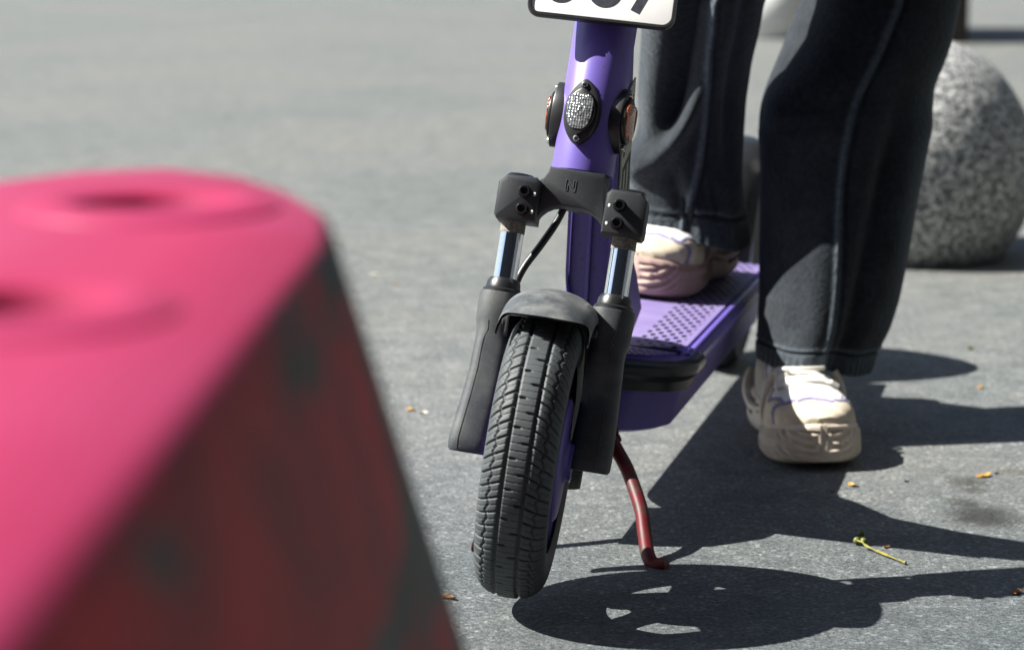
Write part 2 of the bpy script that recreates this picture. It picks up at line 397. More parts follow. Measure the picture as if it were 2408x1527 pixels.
def grid_mesh(name, V, mats, parent=None, Mw=None, mi=None, wrap=True, caps=(False, False), sharp=None):
    """V: (rows, cols, 3) numpy array; quads between rows, columns wrapped"""
    nr, nc, _ = V.shape
    j = np.arange(nc if wrap else nc - 1); k = (j + 1) % nc
    rows = np.arange(nr - 1)[:, None] * nc
    F = np.stack([rows + j, rows + k, rows + nc + k, rows + nc + j], -1).reshape(-1, 4)
    faces = F.tolist(); m = (mi.reshape(-1).tolist() if mi is not None else [0] * len(faces))
    if caps[0]: faces.append(list(range(nc))[::-1]); m.append(m[0])
    if caps[1]: faces.append([(nr - 1) * nc + q for q in range(nc)]); m.append(m[-1])
    b = MB(); b.v = V.reshape(-1, 3).tolist(); b.f = faces; b.m = m
    me = bpy.data.meshes.new(name); me.from_pydata(b.v, [], b.f)
    for q in (mats if isinstance(mats, (list, tuple)) else [mats]): me.materials.append(M_[q])
    me.polygons.foreach_set('material_index', b.m)
    bm = bmesh.new(); bm.from_mesh(me); bmesh.ops.recalc_face_normals(bm, faces=bm.faces[:]); bm.to_mesh(me); bm.free()
    me.polygons.foreach_set('use_smooth', [True] * len(me.polygons))
    if sharp: me.set_sharp_from_angle(angle=R(sharp))
    me.update()
    return link(name, me, parent, Mw)

# ------------------------------------------------------------------ the ground
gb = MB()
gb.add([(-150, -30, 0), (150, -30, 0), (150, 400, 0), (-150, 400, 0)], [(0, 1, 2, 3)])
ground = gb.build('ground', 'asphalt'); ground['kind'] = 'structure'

# ------------------------------------------------------------------ scooter frames of reference
TH, RO, EP, YAW = R(13.5), R(6.0), R(15.0), R(7.0)
Z = Vector((0, 0, 1))
hd = Vector((-math.sin(TH), -math.cos(TH), 0)); lat0 = Vector((math.cos(TH), -math.sin(TH), 0))
lat = lat0 * math.cos(RO) - Z * math.sin(RO); upb = Z * math.cos(RO) + lat0 * math.sin(RO)
axis = (upb * math.cos(EP) - hd * math.sin(EP)).normalized()
f0 = Vector((-math.sin(YAW), -math.cos(YAW), 0)); fwd = (f0 - axis * f0.dot(axis)).normalized()
side = (-fwd).cross(axis)
A = at_y(1369, 412, 2.075)
MF = frame(side, -fwd, axis, A)                                   # steered front end: x right, -y forwards, z up the steering axis
hf = (hd - axis * hd.dot(axis)).normalized()
MH = frame((-hf).cross(axis), -hf, axis, A)                       # head tube: same axis, but it follows the frame, not the steering
# frame of the deck: origin under the steering axis at deck height
B0 = A - axis * ((A.z - 0.15) / axis.z)
MD = frame(lat, -hd, upb, B0)
def proj(p):
    fw = Vector((0, math.cos(R(PITCH)), -math.sin(R(PITCH)))); up = Vector((0, math.sin(R(PITCH)), math.cos(R(PITCH))))
    v = Vector(p) - Vector((0, 0, CAM_Z)); d = v.dot(fw); return (round(1204 + FPX * v.x / d), round(763.5 - FPX * v.dot(up) / d), round(FPX / d))

base = Matrix.Translation(Vector((B0.x, B0.y, 0)))
scooter = link('kick_scooter', None, None, base)
tag(scooter, 'purple electric kick scooter with white number plate, standing on its red kickstand', 'scooter')

# ---- head tube, stem, handlebar
b = MB(); r0 = 0.0270
b.lathe([(r0 - .0015, 0), (r0, .0012), (r0, .134), (r0 - .0012, .1355), (.021, .1355)], 96)
head_tube = b.build('head_tube', 'purple', scooter, MH, 40)
b = MB(); b.lathe([(.0205, .1357), (.0205, .70), (.019, .74)], 48); b.build('stem', 'purple', scooter, MF)
b = MB(); b.tube([(-.26, .03, .73), (-.12, .0, .735), (.12, .0, .735), (.26, .03, .73)], .0155, 20)
hb = b.build('handlebar', 'bumper', scooter, MF)
for s_ in (-1, 1):
    b = MB(); b.tube([(s_ * .15, -.004, .735), (s_ * .262, .032, .73)], .0185, 20); b.build('grip', 'black', hb, MF)

# ---- frame neck behind the head tube, running down to the deck
NECK_T = Vector((0, .030, .128)); 
def mhp(x, y, z): return MH @ Vector((x, y, z))
top = mhp(-.003, .026, .108)
bot = MD @ Vector((-.016, .262, -.02))
nz = (top - bot).normalized(); nx = (MH.to_3x3() @ Vector((1, 0, 0))); nx = (nx - nz * nx.dot(nz)).normalized(); ny = nz.cross(nx)
MN = frame(nx, ny, nz, bot); LN = (top - bot).length
b = MB()
hw = .0230
rings = []
for s_, w_, d0, d1 in ((0, hw + .002, -.012, .15), (.06, hw, -.012, .12), (.12, hw - .001, -.012, .078), (.20, hw - .001, -.012, .056), (LN - .03, hw - .0015, -.010, .038), (LN, hw - .002, -.006, .036)):
    rings.append([Vector((x, y, s_)) for x, y in [(p[0], p[1] + (d0 + d1) / 2) for p in rrect(2 * w_, d1 - d0, .006, 4)]])
b.loft(rings)
neck = b.build('frame_neck', 'purple_dirty', scooter, MN)
# raised flanges and centre rib on the neck's front face
b = MB()
zs = [.02 + i * (.27 / 48) for i in range(49)]
def flange_in(z): 
    k = 1 / (1 + math.exp(-(z - .115) / .007)); return .0105 + .0085 * k
for s_ in (-1, 1):
    inner = [(s_ * flange_in(z), z) for z in zs]; outer = [(s_ * (hw - .0035), z) for z in zs]
    poly = inner + outer[::-1]
    if s_ > 0: poly = poly[::-1]
    n_ = len(zs)
    lay = []
    for y in (-.0115, -.0168, -.0182):
        ins = .0014 if y < -.0175 else 0
        lay.append([Vector((p[0] + (s_ * ins if i < n_ else -s_ * ins), y, p[1])) for i, p in enumerate(inner + outer[::-1])])
    b.v += [tuple(p) for l in lay for p in l]
    o_ = len(b.v) - 3 * 2 * n_
    for li in range(2):
        for i in range(2 * n_):
            k = (i + 1) % (2 * n_)
            b.f.append((o_ + li * 2 * n_ + i, o_ + li * 2 * n_ + k, o_ + (li + 1) * 2 * n_ + k, o_ + (li + 1) * 2 * n_ + i)); b.m.append(0)
    for i in range(n_ - 1):
        q = o_ + 4 * n_; b.f.append((q + i, q + i + 1, q + 2 * n_ - 2 - i, q + 2 * n_ - 1 - i)); b.m.append(0)
b.prism([(-.0016, .02), (.0016, .02), (.0016, .29), (-.0016, .29)], -.0160, -.0115, .0006)
b.build('front_rib', 'purple_dirty', neck, MN)
# side sticker with large black letters, on the neck's right face
b = MB()
z0, z1 = .12, LN - .035
d0_, d1_ = -.007, .036
xs = hw - .0008
b.prism([(d0_, z0), (d1_, z0), (d1_, z1), (d0_, z1)], xs, xs + .0016, .0003, Matrix(((0, 1, 0, 0), (1, 0, 0, 0), (0, 0, 1, 0), (0, 0, 0, 1))))
b.mi = 1
def letter_bar(y0, z0_, y1, z1_):
    b.prism([(min(y0, y1), min(z0_, z1_)), (max(y0, y1), min(z0_, z1_)), (max(y0, y1), max(z0_, z1_)), (min(y0, y1), max(z0_, z1_))], xs + .0017, xs + .0021, 0, Matrix(((0, 1, 0, 0), (1, 0, 0, 0), (0, 0, 1, 0), (0, 0, 0, 1))))
def letters():
    # read with the head turned: stem of each letter along the sticker, arms running back
    for zb in (z1 - .062, z1 - .118):
        letter_bar(-.002, zb, .003, zb + .044)
        letter_bar(.003, zb + .038, .031, zb + .044)
        letter_bar(.0125, zb + .012, .0165, zb + .038)
        letter_bar(.027, zb, .031, zb + .038)
letters()
b.build('sticker', ['sticker', 'ink'], neck, MN)

# ---- reflectors on the head tube
def reflector(ang, lens, lab):
    c_, s_ = math.cos(ang), math.sin(ang)
    T = Matrix(((c_, -s_, 0, 0), (s_, c_, 0, 0), (0, 0, 1, 0), (0, 0, 0, 1)))
    Mr = MH @ T
    zc = .0495
    out = []
    for i in range(48):
        a = 2 * math.pi * i / 48; ca, sa = math.cos(a), math.sin(a)
        hw_ = .0152; hh = .0285
        x = hw_ * math.copysign(abs(ca) ** 0.85, ca) * (1 - .42 * abs(sa) ** 3.0); z = hh * sa
        out.append((x, zc + z))
    b = MB()
    b.prism(out, -(r0 + .0060), -(r0 - .010), .0012)
    b.prism([(p[0] * .86, zc + (p[1] - zc) * .70) for p in out], -(r0 + .0095), -(r0 + .0050), .0012)
    ho = b.build('reflector', 'bumper', scooter, Mr, 40)
    if lab: ho['label'] = lab
    lo = []
    for i in range(48):
        a = 2 * math.pi * i / 48; ca, sa = math.cos(a), math.sin(a)
        x = .0112 * math.copysign(abs(ca) ** .55, ca) * (1 + .16 * sa); z = .0152 * math.copysign(abs(sa) ** .7, sa)
        lo.append((x, zc - .0003 + z))
    b = MB(); b.prism(lo, -(r0 + .0108), -(r0 + .0090), .0007); b.build('lens', lens, ho, Mr, 30)
    for z in (zc + .0232, zc - .0232):
        b = MB(); T2 = Matrix.Translation((0, -(r0 + .0058), z)) @ Matrix.Rotation(R(90), 4, 'X')
        b.lathe([(.0031, 0), (.0031, .0012), (.0024, .0024), (.0015, .0026), (.0013, .0010), (.0002, .0010)], 24, T2)
        b.build('screw', 'steel', ho, Mr)
PHI = R(-6)
reflector(PHI, 'clear_lens', 'clear front reflector')
reflector(PHI + R(84), 'amber_lens', 'amber side reflector')
reflector(PHI - R(84), 'amber_lens', 'amber side reflector')

# ---- number plate
PW, PH = .1205, .090
MP = MF @ Matrix.Translation((-.0033, -.0345, .1298 + PH / 2)) @ Matrix.Translation((0, 0, -PH / 2)) @ Matrix.Rotation(R(-1.8), 4, 'Y') @ Matrix.Rotation(R(-12), 4, 'X') @ Matrix.Translation((0, 0, PH / 2))
b = MB(); b.prism(rrect(PW, PH, .0085, 8), -.0012, .0, .0003)
b.mi = 1
def stroke(pts, w, y=-.0016):
    """flat printed stroke of constant width through (x, z) points, 0.3 mm thick"""
    pts = [Vector(p) for p in pts]; L_, R_ = [], []
    for i, p in enumerate(pts):
        d = (pts[min(i + 1, len(pts) - 1)] - pts[max(i - 1, 0)]).normalized(); n_ = Vector((-d.y, d.x)) * w / 2
        L_.append(p + n_); R_.append(p - n_)
    k = len(pts)
    v = [(q.x, y, q.y) for q in L_] + [(q.x, y, q.y) for q in R_] + [(q.x, y + .0003, q.y) for q in L_] + [(q.x, y + .0003, q.y) for q in R_]
    f = []
    for i in range(k - 1):
        f += [(i, i + 1, k + i + 1, k + i), (2 * k + i, 3 * k + i, 3 * k + i + 1, 2 * k + i + 1), (i, 2 * k + i, 2 * k + i + 1, i + 1), (k + i, k + i + 1, 3 * k + i + 1, 3 * k + i)]
    f += [(0, k, 3 * k, 2 * k), (k - 1, 3 * k - 1, 4 * k - 1, 2 * k - 1)]
    b.add(v, f)
zb = -PH / 2 + .0105
def zero(cx):
    w, h, sw = .0285, .056, .0080; w -= sw; h -= sw; r_ = w / 2; pts = []
    for i in range(25): a = R(180 + 180 * i / 24); pts.append((cx + r_ * math.cos(a), zb + sw / 2 + r_ + r_ * math.sin(a)))
    for i in range(25): a = R(180 * i / 24); pts.append((cx + r_ * math.cos(a), zb + sw / 2 + h - r_ + r_ * math.sin(a)))
    pts.append(pts[0]); stroke(pts, sw)
zero(-.0365); zero(.0015)
stroke([(.0285, zb - .001), (.0475, zb + .046), (.0480, zb + .052)], .0080); stroke([(.0265, zb + .052), (.0518, zb + .052)], .0080, -.00165)
plate = b.build('number_plate', ['plate', 'ink'], scooter, MP)
b = MB()
oo, ii = rrect(PW + .0062, PH + .0062, .0112, 8), rrect(PW - .0006, PH - .0006, .0082, 8)
lay = [(oo, .003, 0), (oo, -.0012, 0), (oo, -.0030, .001), (ii, -.0030, -.0008), (ii, -.0016, 0), (ii, .003, 0)]
rings = []
for out, y, sh in lay: rings.append([Vector((p[0] * (1 - sh * 12), y, p[1] * (1 - sh * 12))) for p in out])
b.loft(rings, (False, False)); b.prism(rrect(PW - .001, PH - .001, .008, 8), .0004, .003)
b.build('plate_holder', 'bumper', plate, MP, 40)
b = MB(); b.prism(rrect(.04, .06, .004, 4), .003, .020, .001); b.build('bracket', 'black', plate, MP)

# ---- fork crown with its two clamps
XO, YO = -.002, -.020                                              # centre of the two fork tubes
SX = .0480                                                         # half distance between the tubes
b = MB()
def xz(pts): return [(p[0] / 1000 + XO, p[1] / 1000) for p in pts]
half = [(0, -.5), (23.5, -.5), (24.5, -5), (27.5, -10.5), (31.5, -14), (31.5, -46), (28.2, -46), (25.6, -41.5), (21.5, -37.2), (16.0, -34.0), (9, -32.2), (0, -31.8)]
out = [(-p[0], p[1]) for p in half[::-1]][1:] + half[1:-1]
out = out[::-1]
def area(o): return sum(o[i - 1][0] * o[i][1] - o[i][0] * o[i - 1][1] for i in range(len(o)))
if area(out) < 0: out = out[::-1]
b.prism(xz(out), -.0330, -.0080, .0016)
b.lathe([(.0248, -.030), (.0248, -.006), (.0236, .0006)], 64)
crown = b.build('fork_crown', 'crown', scooter, MF, 38)
for s_ in (-1, 1):
    b = MB(); blk = [(s_ * 28.0, -50.5), (s_ * 62, -51), (s_ * 64, -48), (s_ * 64, -20), (s_ * 57, -13), (s_ * 32, -12.5), (s_ * 28.0, -17)]
    o_ = xz(blk); o_ = o_ if area(o_) > 0 else o_[::-1]
    b.prism(o_, -.0420, .001, .0038)
    cl = b.build('clamp', 'crown', crown, MF, 38)
    for z in (-.0262, -.0415):
        b = MB(); T2 = Matrix.Translation((XO + s_ * .0405, -.0415, z)) @ Matrix.Rotation(R(90), 4, 'X') 
        b.lathe([(.0056, 0), (.0056, .0008), (.0046, .0009), (.0047, .0078), (.0042, .0085), (.0031, .0085), (.0027, .0050), (.0002, .0050)], 28, T2)
        b.build('bolt', 'bolt', crown, MF)
    b = MB()
    for z in (-.0262, -.0415):
        b.lathe([(.0012, 0), (.0008, .0003)], 10, Matrix.Translation((XO + .0405 * s_ + .0086 * (1 if s_ < 0 else -1), -.0420, z - .001)) @ Matrix.Rotation(R(90), 4, 'X') @ Matrix.Diagonal((1, 1.4, 1, 1)))
    b.build('paint_mark', 'white_paint', crown, MF)
    b = MB(); b.lathe([(.0125, -.014), (.0125, -.0118), (.0105, -.0098), (.006, -.0090), (.0055, -.0098), (.0003, -.0098)], 40, Matrix.Translation((XO + s_ * SX, YO, 0)))
    b.build('top_cap', 'bolt', crown, MF)
# engraved outline letter N on the crown's front
b = MB()
def thin(p, q, w=.00022):
    p, q = Vector(p), Vector(q); d = (q - p).normalized(); n_ = Vector((-d.y, d.x)) * w
    b.prism([tuple(p - n_), tuple(q - n_), tuple(q + n_), tuple(p + n_)], -.0334, -.0329)
nx0, nz0, nw, nh, st = -.0100, -.0190, .0085, .0095, .0019
N_out = [(0, 0), (st, 0), (st, nh * .62), (nw - st, 0), (nw, 0), (nw, nh), (nw - st, nh), (nw - st, nh * .38), (st, nh), (0, nh)]
for i in range(len(N_out)):
    p, q = N_out[i], N_out[(i + 1) % len(N_out)]
    thin((nx0 + p[0], nz0 + p[1]), (nx0 + q[0], nz0 + q[1]))
b.build('engraving', 'line', crown, MF)

# ---- fork tubes, seals and lower legs
for s_ in (-1, 1):
    T2 = Matrix.Translation((XO + s_ * SX, YO, 0))
    b = MB(); b.lathe([(.0104, -.125), (.0104, -.0605)], 64, T2); b.mi = 1; b.lathe([(.01075, -.0607), (.01075, -.045)], 64, T2)
    b.build('fork_tube', ['chrome', 'grime'], scooter, MF)
    b = MB()
    prof = [(-.1125, .0185, .0200), (-.1155, .0190, .0205), (-.124, .0190, .0205), (-.138, .0185, .0205), (-.146, .0165, .0190), (-.155, .0155, .0185), (-.180, .0160, .0190), (-.205, .0168, .0205), (-.228, .0180, .0225), (-.240, .0182, .0235), (-.2485, .0178, .0235), (-.2510, .0160, .0220)]
    rings = []
    for z, rx, ry in prof[::-1]:
        rg = []
        sh = s_ * .0015 * max(0, min(1, (-z - .14) / .06)) - (.0045 if s_ < 0 else .001) * max(0, min(1, (-z - .19) / .05))
        yo = -.004 * max(0, min(1, (-z - .14) / .1))
        for j in range(48):
            a = 2 * math.pi * j / 48; ca, sa = math.cos(a), math.sin(a)
            p = 2 / 3.8 if z < -.15 else 2 / 2.4
            rg.append(Vector((XO + s_ * SX + sh + rx * math.copysign(abs(ca) ** p, ca), YO + yo + ry * math.copysign(abs(sa) ** p, sa), z)))
        rings.append(rg)
    b.loft(rings)
    jj = 34 if s_ < 0 else 37                                       # parting line of the plastic cover
    ctr = [sum(r_, Vector()) / len(r_) for r_ in rings]
    b.tube(spline([rings[i][jj] + (rings[i][jj] - ctr[i]).normalized() * -.0001 for i in range(1, 9)], 4), .00055, 6)
    leg = b.build('fork_leg', 'forkleg', scooter, MF, 45)
    b = MB(); b.lathe([(.0170, -.1128), (.0170, -.1100), (.0150, -.1085), (.0143, -.1035), (.0122, -.1000), (.0105, -.1000)], 56, T2); b.build('dust_seal', 'bumper', leg, MF)

# ---- front wheel
WC = Vector((XO - .001, -.036, -.2450)); WR = .1205; TW = .0590
MW = MF @ Matrix.Translation(WC)                                  # x is the axle
nu, nv = 1440, 112
us = np.linspace(0, 2 * np.pi, nu, endpoint=False)
Npitch = 60
def tyre_profile(q):
    """q in [-1, 1] across the tread and down the sidewalls -> (axial x, radius)"""
    a = q * R(118)
    x = np.sin(a); c = np.cos(a)
    xx = .0295 * np.sign(x) * np.abs(x) ** 0.86
    rr = np.where(c > 0, WR - .0255 * (1 - c ** 0.80 * 1.0), WR - .0255 + .034 * c)
    return xx, rr
q = np.linspace(-1, 1, nv)
X, RR = tyre_profile(q)
dx = np.gradient(X, q); dr = np.gradient(RR, q); ln = np.hypot(dx, dr); nX, nR = -dr / ln * -1, dx / ln
nX = -dr / ln; nR = dx / ln
arc = np.concatenate([[0], np.cumsum(np.hypot(np.diff(X), np.diff(RR)))]); arc -= arc[-1] / 2
Sarc = arc[None, :] * 1000                                        # mm across
U = us[:, None] * WR * 1000                                       # mm around
pitch = 2 * np.pi * WR * 1000 / Npitch
def band(d, w): return np.clip(1 - np.abs(d) / w, 0, 1) ** 0.5 * (np.abs(d) < w)
D = np.zeros((nu, nv))
absS = np.abs(Sarc); sg = np.sign(Sarc)
D = np.maximum(D, 3.4 * band(absS - 9.3, 1.75))                   # the two straight grooves
ph = (U / pitch - 0.9 * (absS - 9) / 14 * 0.55 - (sg > 0) * 0.5) % 1.0
d_lat = (np.minimum(ph, 1 - ph)) * pitch
sh_zone = (absS > 9.3) & (absS < 36)
D = np.maximum(D, np.where(sh_zone, 2.6 * band(d_lat, 1.05), 0))  # shoulder cross grooves
zig = 21.0 + 1.6 * (2 * np.abs(((U / pitch - (sg > 0) * .5 - .25) % 1.0) - .5) - .5) * 2
D = np.maximum(D, 2.6 * band(absS - zig, 1.05) * (absS > 14))     # wandering shoulder groove
ph2 = ((U / pitch - 0.9 * (absS - 9) / 14 * 0.55 - (sg > 0) * .5 + .5 + .03 * np.sin(Sarc * 2.1) + 0.015 * np.sin(Sarc * 5)) % 1.0)
D = np.maximum(D, np.where((absS > 10.5) & (absS < 33), 0.9 * band(np.minimum(ph2, 1 - ph2) * pitch, 0.5), 0))
# centre rib: thin wavy sipes, and short wide notches on alternate sides
ph3 = (U / pitch * 2 + .05 * np.sin(Sarc * 2.4) + .03 * np.sin(Sarc * 6)) % 1.0
D = np.maximum(D, np.where(absS < 8.2, 0.8 * band(np.minimum(ph3, 1 - ph3) * pitch / 2, 0.45), 0))
ph4 = (U / pitch) % 2.0
D = np.maximum(D, np.where((Sarc > 2.2) & (Sarc < 9), 2.8 * band((ph4 - .5) * pitch, 1.1), 0))
D = np.maximum(D, np.where((Sarc < -2.4) & (Sarc > -7.4), 2.8 * band((ph4 - 1.5) * pitch, 1.1), 0))
D *= (absS < 37)
Xg = X[None, :] - nX[None, :] * D / 1000; Rg = RR[None, :] - nR[None, :] * D / 1000
V = np.stack([Xg, -Rg * np.sin(us)[:, None], Rg * np.cos(us)[:, None]], -1)
b = MB()
rx_ = Matrix.Rotation(R(90), 4, 'Y')
rim_prof = [(.0905, -.0215), (.0935, -.0225), (.0965, -.0215), (.0965, -.019), (.086, -.0150), (.0805, -.009), (.0805, .009), (.086, .0150), (.0965, .019), (.0965, .0215), (.0935, .0225), (.0905, .0215), (.083, .0155), (.0770, .0095), (.0765, -.0095), (.083, -.0155), (.0905, -.0215)]
b.lathe(rim_prof, 120, rx_, (False, False))
for k in range(5):
    a = R(72 * k + 20)
    rings = []
    for r_, w_, d_ in ((.024, .015, .0135), (.040, .0115, .0115), (.060, .011, .0105), (.0795, .016, .0085)):
        c0 = Vector((0, math.cos(a), math.sin(a))); c1 = Vector((0, -math.sin(a), math.cos(a)))
        rings.append([c0 * r_ + c1 * p[0] + Vector((p[1], 0, 0)) for p in rrect(2 * w_, 2 * d_, .004, 3)])
    b.loft(rings)
b.lathe([(.0275, -.018), (.0285, -.0165), (.0285, .0165), (.0275, .018)], 64, rx_)
wheel = b.build('front_wheel', 'purple_dirty', scooter, MW, 35)
grid_mesh('tyre', np.concatenate([V, V[:1]], 0), 'rubber', wheel, MW, wrap=False)
b = MB(); b.lathe([(.006, -.042), (.006, .042)], 32, rx_)
b.build('axle', 'bolt', wheel, MW)
b = MB(); b.lathe([(.050, .0180), (.052, .0185), (.052, .0270), (.049, .0290), (.020, .0300), (.016, .0330), (.016, .036)], 72, rx_); b.build('drum_brake', 'purple_dirty', wheel, MW)

# ---- mudguard
rows, cols = 60, 49
rr = WR + .0205
V = np.zeros((rows, cols, 3)); V2 = np.zeros((rows, cols, 3))
for i in range(rows):
    for j in range(cols):
        v = -1 + 2 * j / (cols - 1)
        lip = R(-38) + R(14) * abs(v) ** 2.2 - R(16) * abs(v) ** 8
        a = lip + (R(100) - lip) * i / (rows - 1)
        hw_ = .0385 + .0015 * math.sin(i / rows * 3)
        x = hw_ * math.sin(v * R(84)) / math.sin(R(84))
        dr_ = .0265 * (1 - math.cos(v * R(84)) ** 0.85)
        rl = rr + .003 * math.exp(-i / 4) * abs(v) ** 3 - dr_
        V[i, j] = (x, rl * math.sin(a), rl * math.cos(a))
        rl -= .0022; V2[i, j] = (x * .965, rl * math.sin(a), rl * math.cos(a))
# closed shell: outer sheet, then inner sheet joined around the rim
loop = np.concatenate([V, V2[:, ::-1]], 1)
grid_mesh('mudguard', loop, 'fender', scooter, MW, wrap=True, caps=(False, False), sharp=50)
b = MB()
for i in (0,):
    pass
mg = scooter.children[-1]
bmm = bmesh.new(); bmm.from_mesh(mg.data); bmm.edges.ensure_lookup_table()
holes = [e for e in bmm.edges if e.is_boundary]; bmesh.ops.holes_fill(bmm, edges=holes, sides=0)
bmesh.ops.recalc_face_normals(bmm, faces=bmm.faces[:]); bmm.to_mesh(mg.data); bmm.free()
for s_ in (-1, 1):
    b = MB()
    b.prism(rrect(.016, .026, .004, 4, 0, .108), -.0005, .0025, .0006, Matrix.Translation((s_ * .0345, -.010, 0)) @ Matrix.Rotation(R(90), 4, 'Z'))
    b.lathe([(.0042, 0), (.0042, .0025), (.003, .0035), (.0003, .0035)], 20, Matrix.Translation((s_ * .037, -.012, .108)) @ Matrix.Rotation(R(90 * s_), 4, 'Y'))
    b.build('stay', 'black', mg, MW)

# ---- brake cable from behind the crown down to the left fork leg
cp = [(-.010, .004, -.028), (-.016, .004, -.045), (-.026, .002, -.066), (-.036, -.002, -.086), (-.041, -.004, -.105), (-.044, -.002, -.135), (-.043, .004, -.20)]
b = MB(); b.tube(spline([(p[0] + XO, p[1] + .010, p[2]) for p in cp], 10), .0033, 14); b.build('brake_cable', 'cable', scooter, MF)

# ---- deck
DF, DB, DW = .300, .99, .0745                                      # front and rear (backwards is +y), half width
DZ = .006                                                          # top of the deck above the frame origin
def deck_outline(w, y0, y1, r_, n=8, bow=0):
    out = []
    for i in range(n + 1): a = R(180 + 90 * i / n); out.append((-w + r_ + r_ * math.cos(a), y0 + r_ + r_ * math.sin(a)))
    for i in range(1, 12): out.append((-w + r_ + (2 * w - 2 * r_) * i / 12, y0))
    for i in range(n + 1): a = R(270 + 90 * i / n); out.append((w - r_ + r_ * math.cos(a), y0 + r_ + r_ * math.sin(a)))
    out = [(p[0], p[1] + (bow or BOW) * (p[0] / w) ** 2) for p in out]
    out += [(w, y1), (-w, y1)]
    return out
BOW = .040
b = MB()
rings = []
for z, w, y0 in ((-.070, .050, DF + .005), (-.066, .056, DF - .004), (-.030, .062, DF + .002), (-.016, .068, DF + .010), (-.010, DW - .002, DF + .004), (-.002, DW, DF + .004), (DZ - .005, DW, DF + .004), (DZ - .0005, DW - .004, DF + .006), (DZ - .0005, DW - .012, DF + .012)):
    rings.append([Vector((p[0], p[1], z)) for p in deck_outline(w, y0, DB, .020 if z > -.012 else .012, bow=(.058 if z < -.02 else 0))])
b.loft(rings)
deck = b.build('deck', 'purple', scooter, MD, 35)
b = MB(); o_ = deck_outline(DW - .0150, DF + .058, DB - .02, .003)
b.loft([[Vector((p[0], p[1], DZ - .002)) for p in o_], [Vector((p[0], p[1], DZ + .0012)) for p in o_], [Vector((p[0] * .99, p[1], DZ + .0020)) for p in o_]]); b.build('deck_mat', 'deck_mat', deck, MD)
b = MB(); o_ = deck_outline(DW - .0150, DF + .014, DF + .055, .016)
b.loft([[Vector((p[0], p[1], DZ - .002)) for p in o_], [Vector((p[0], p[1], DZ + .0010)) for p in o_], [Vector((p[0] * .985, p[1], DZ + .0018)) for p in o_]])
for yy in np.arange(DF + .022, DF + .052, .0075):
    for k, xx in enumerate(np.arange(-.055, .056, .0075)):
        b.lathe([(.0014, 0), (.0010, .0010)], 6, Matrix.Translation((xx + (.00375 if int(round((yy - DF) / .0075)) % 2 else 0), yy, DZ + .0016)))
b.build('front_panel', 'purple_dirty', deck, MD)
b = MB()                                                           # black rubber lip wrapping the front
pth = []
for i in range(9): pth.append((-DW + .003, DF + .055 - i * .004, 0))
n_ = 14
for i in range(n_ + 1): a = R(180 + 90 * i / n_); pth.append((-DW + .023 + .020 * math.cos(a), DF + .022 + .020 * math.sin(a), 0))
for i in range(1, 7): pth.append(((-DW + .023) * (1 - i / 7), DF + .002, 0))
pth = pth + [(-p[0], p[1], p[2]) for p in pth[::-1]]
pth = [(p[0], p[1] + BOW * (p[0] / DW) ** 2, p[2]) for p in pth]
rings = []
for i, p in enumerate(pth):
    d = (Vector(pth[min(i + 1, len(pth) - 1)]) - Vector(pth[max(i - 1, 0)])).normalized(); n_ = Vector((d.y, -d.x, 0))
    rings.append([Vector(p) + n_ * a_ + Vector((0, 0, z_)) for a_, z_ in ((-.006, .0035), (-.001, .0050), (.004, .0042), (.0078, .0015), (.0090, -.003), (.0080, -.009), (.0040, -.0135), (.0005, -.0165), (-.001, -.026), (-.006, -.027))])
b.loft(rings)
b.build('front_bumper', 'bumper', deck, MD)
b = MB()
for s_ in (-1, 1): b.prism(rrect(.006, .006, .0015, 3, s_ * (DW - .0085), DZ - .0005), DF + .058, DB - .005, .0008)
b.build('edge_trim', 'purple', deck, MD)
# wheel and guard at the rear
MR = MD @ Matrix.Translation((0, DB + .125, -.030))
b = MB(); b.lathe([(.085, -.020), (.108, -.028), (.1205, -.016), (.1225, 0), (.1205, .016), (.108, .028), (.085, .020)], 72, rx_); rw = b.build('rear_wheel', 'rubber', scooter, MR)
b = MB(); b.lathe([(.03, -.024), (.084, -.016), (.084, .016), (.03, .024)], 48, rx_); b.build('rim', 'purple', rw, MR)
b = MB(); rings = []
for i in range(40):
    a = R(-75 + 150 * i / 39); rad = .140 + .045 * math.exp(-((i - 16) / 9) ** 2)
    c0 = Vector((0, math.sin(a), math.cos(a)))
    rings.append([c0 * (rad - .016 * abs(p) ** 2.5 - (.004 if k else 0)) + Vector((p * (.038 - .003 * k), 0, 0)) for k in (0, 1) for p in (np.linspace(-1, 1, 13) if k == 0 else np.linspace(1, -1, 13))])
b.loft(rings); b.build('rear_mudguard', 'bumper', scooter, MR)
b = MB(); b.prism([(-.05, -.07), (.05, -.07), (.05, .0), (-.05, .0)], DB - .01, DB + .02, .004)
for s_ in (-1, 1): b.prism([(s_ * .048 - .008, -.045), (s_ * .048 + .008, -.045), (s_ * .048 + .008, -.012), (s_ * .048 - .008, -.012)], DB, DB + .15, .004)
b.build('rear_arm', 'black', scooter, MD)

# ---- bracket that carries the kickstand, between the neck's foot and the deck's nose
b = MB()
b.prism([(.165, -.075), (.31, -.075), (.31, -.004), (.235, .03), (.195, .012), (.165, -.03)], -.040, .012, .006, Matrix(((0, 1, 0, 0), (1, 0, 0, 0), (0, 0, 1, 0), (0, 0, 0, 1))))
b.build('stand_bracket', 'black', scooter, MD)

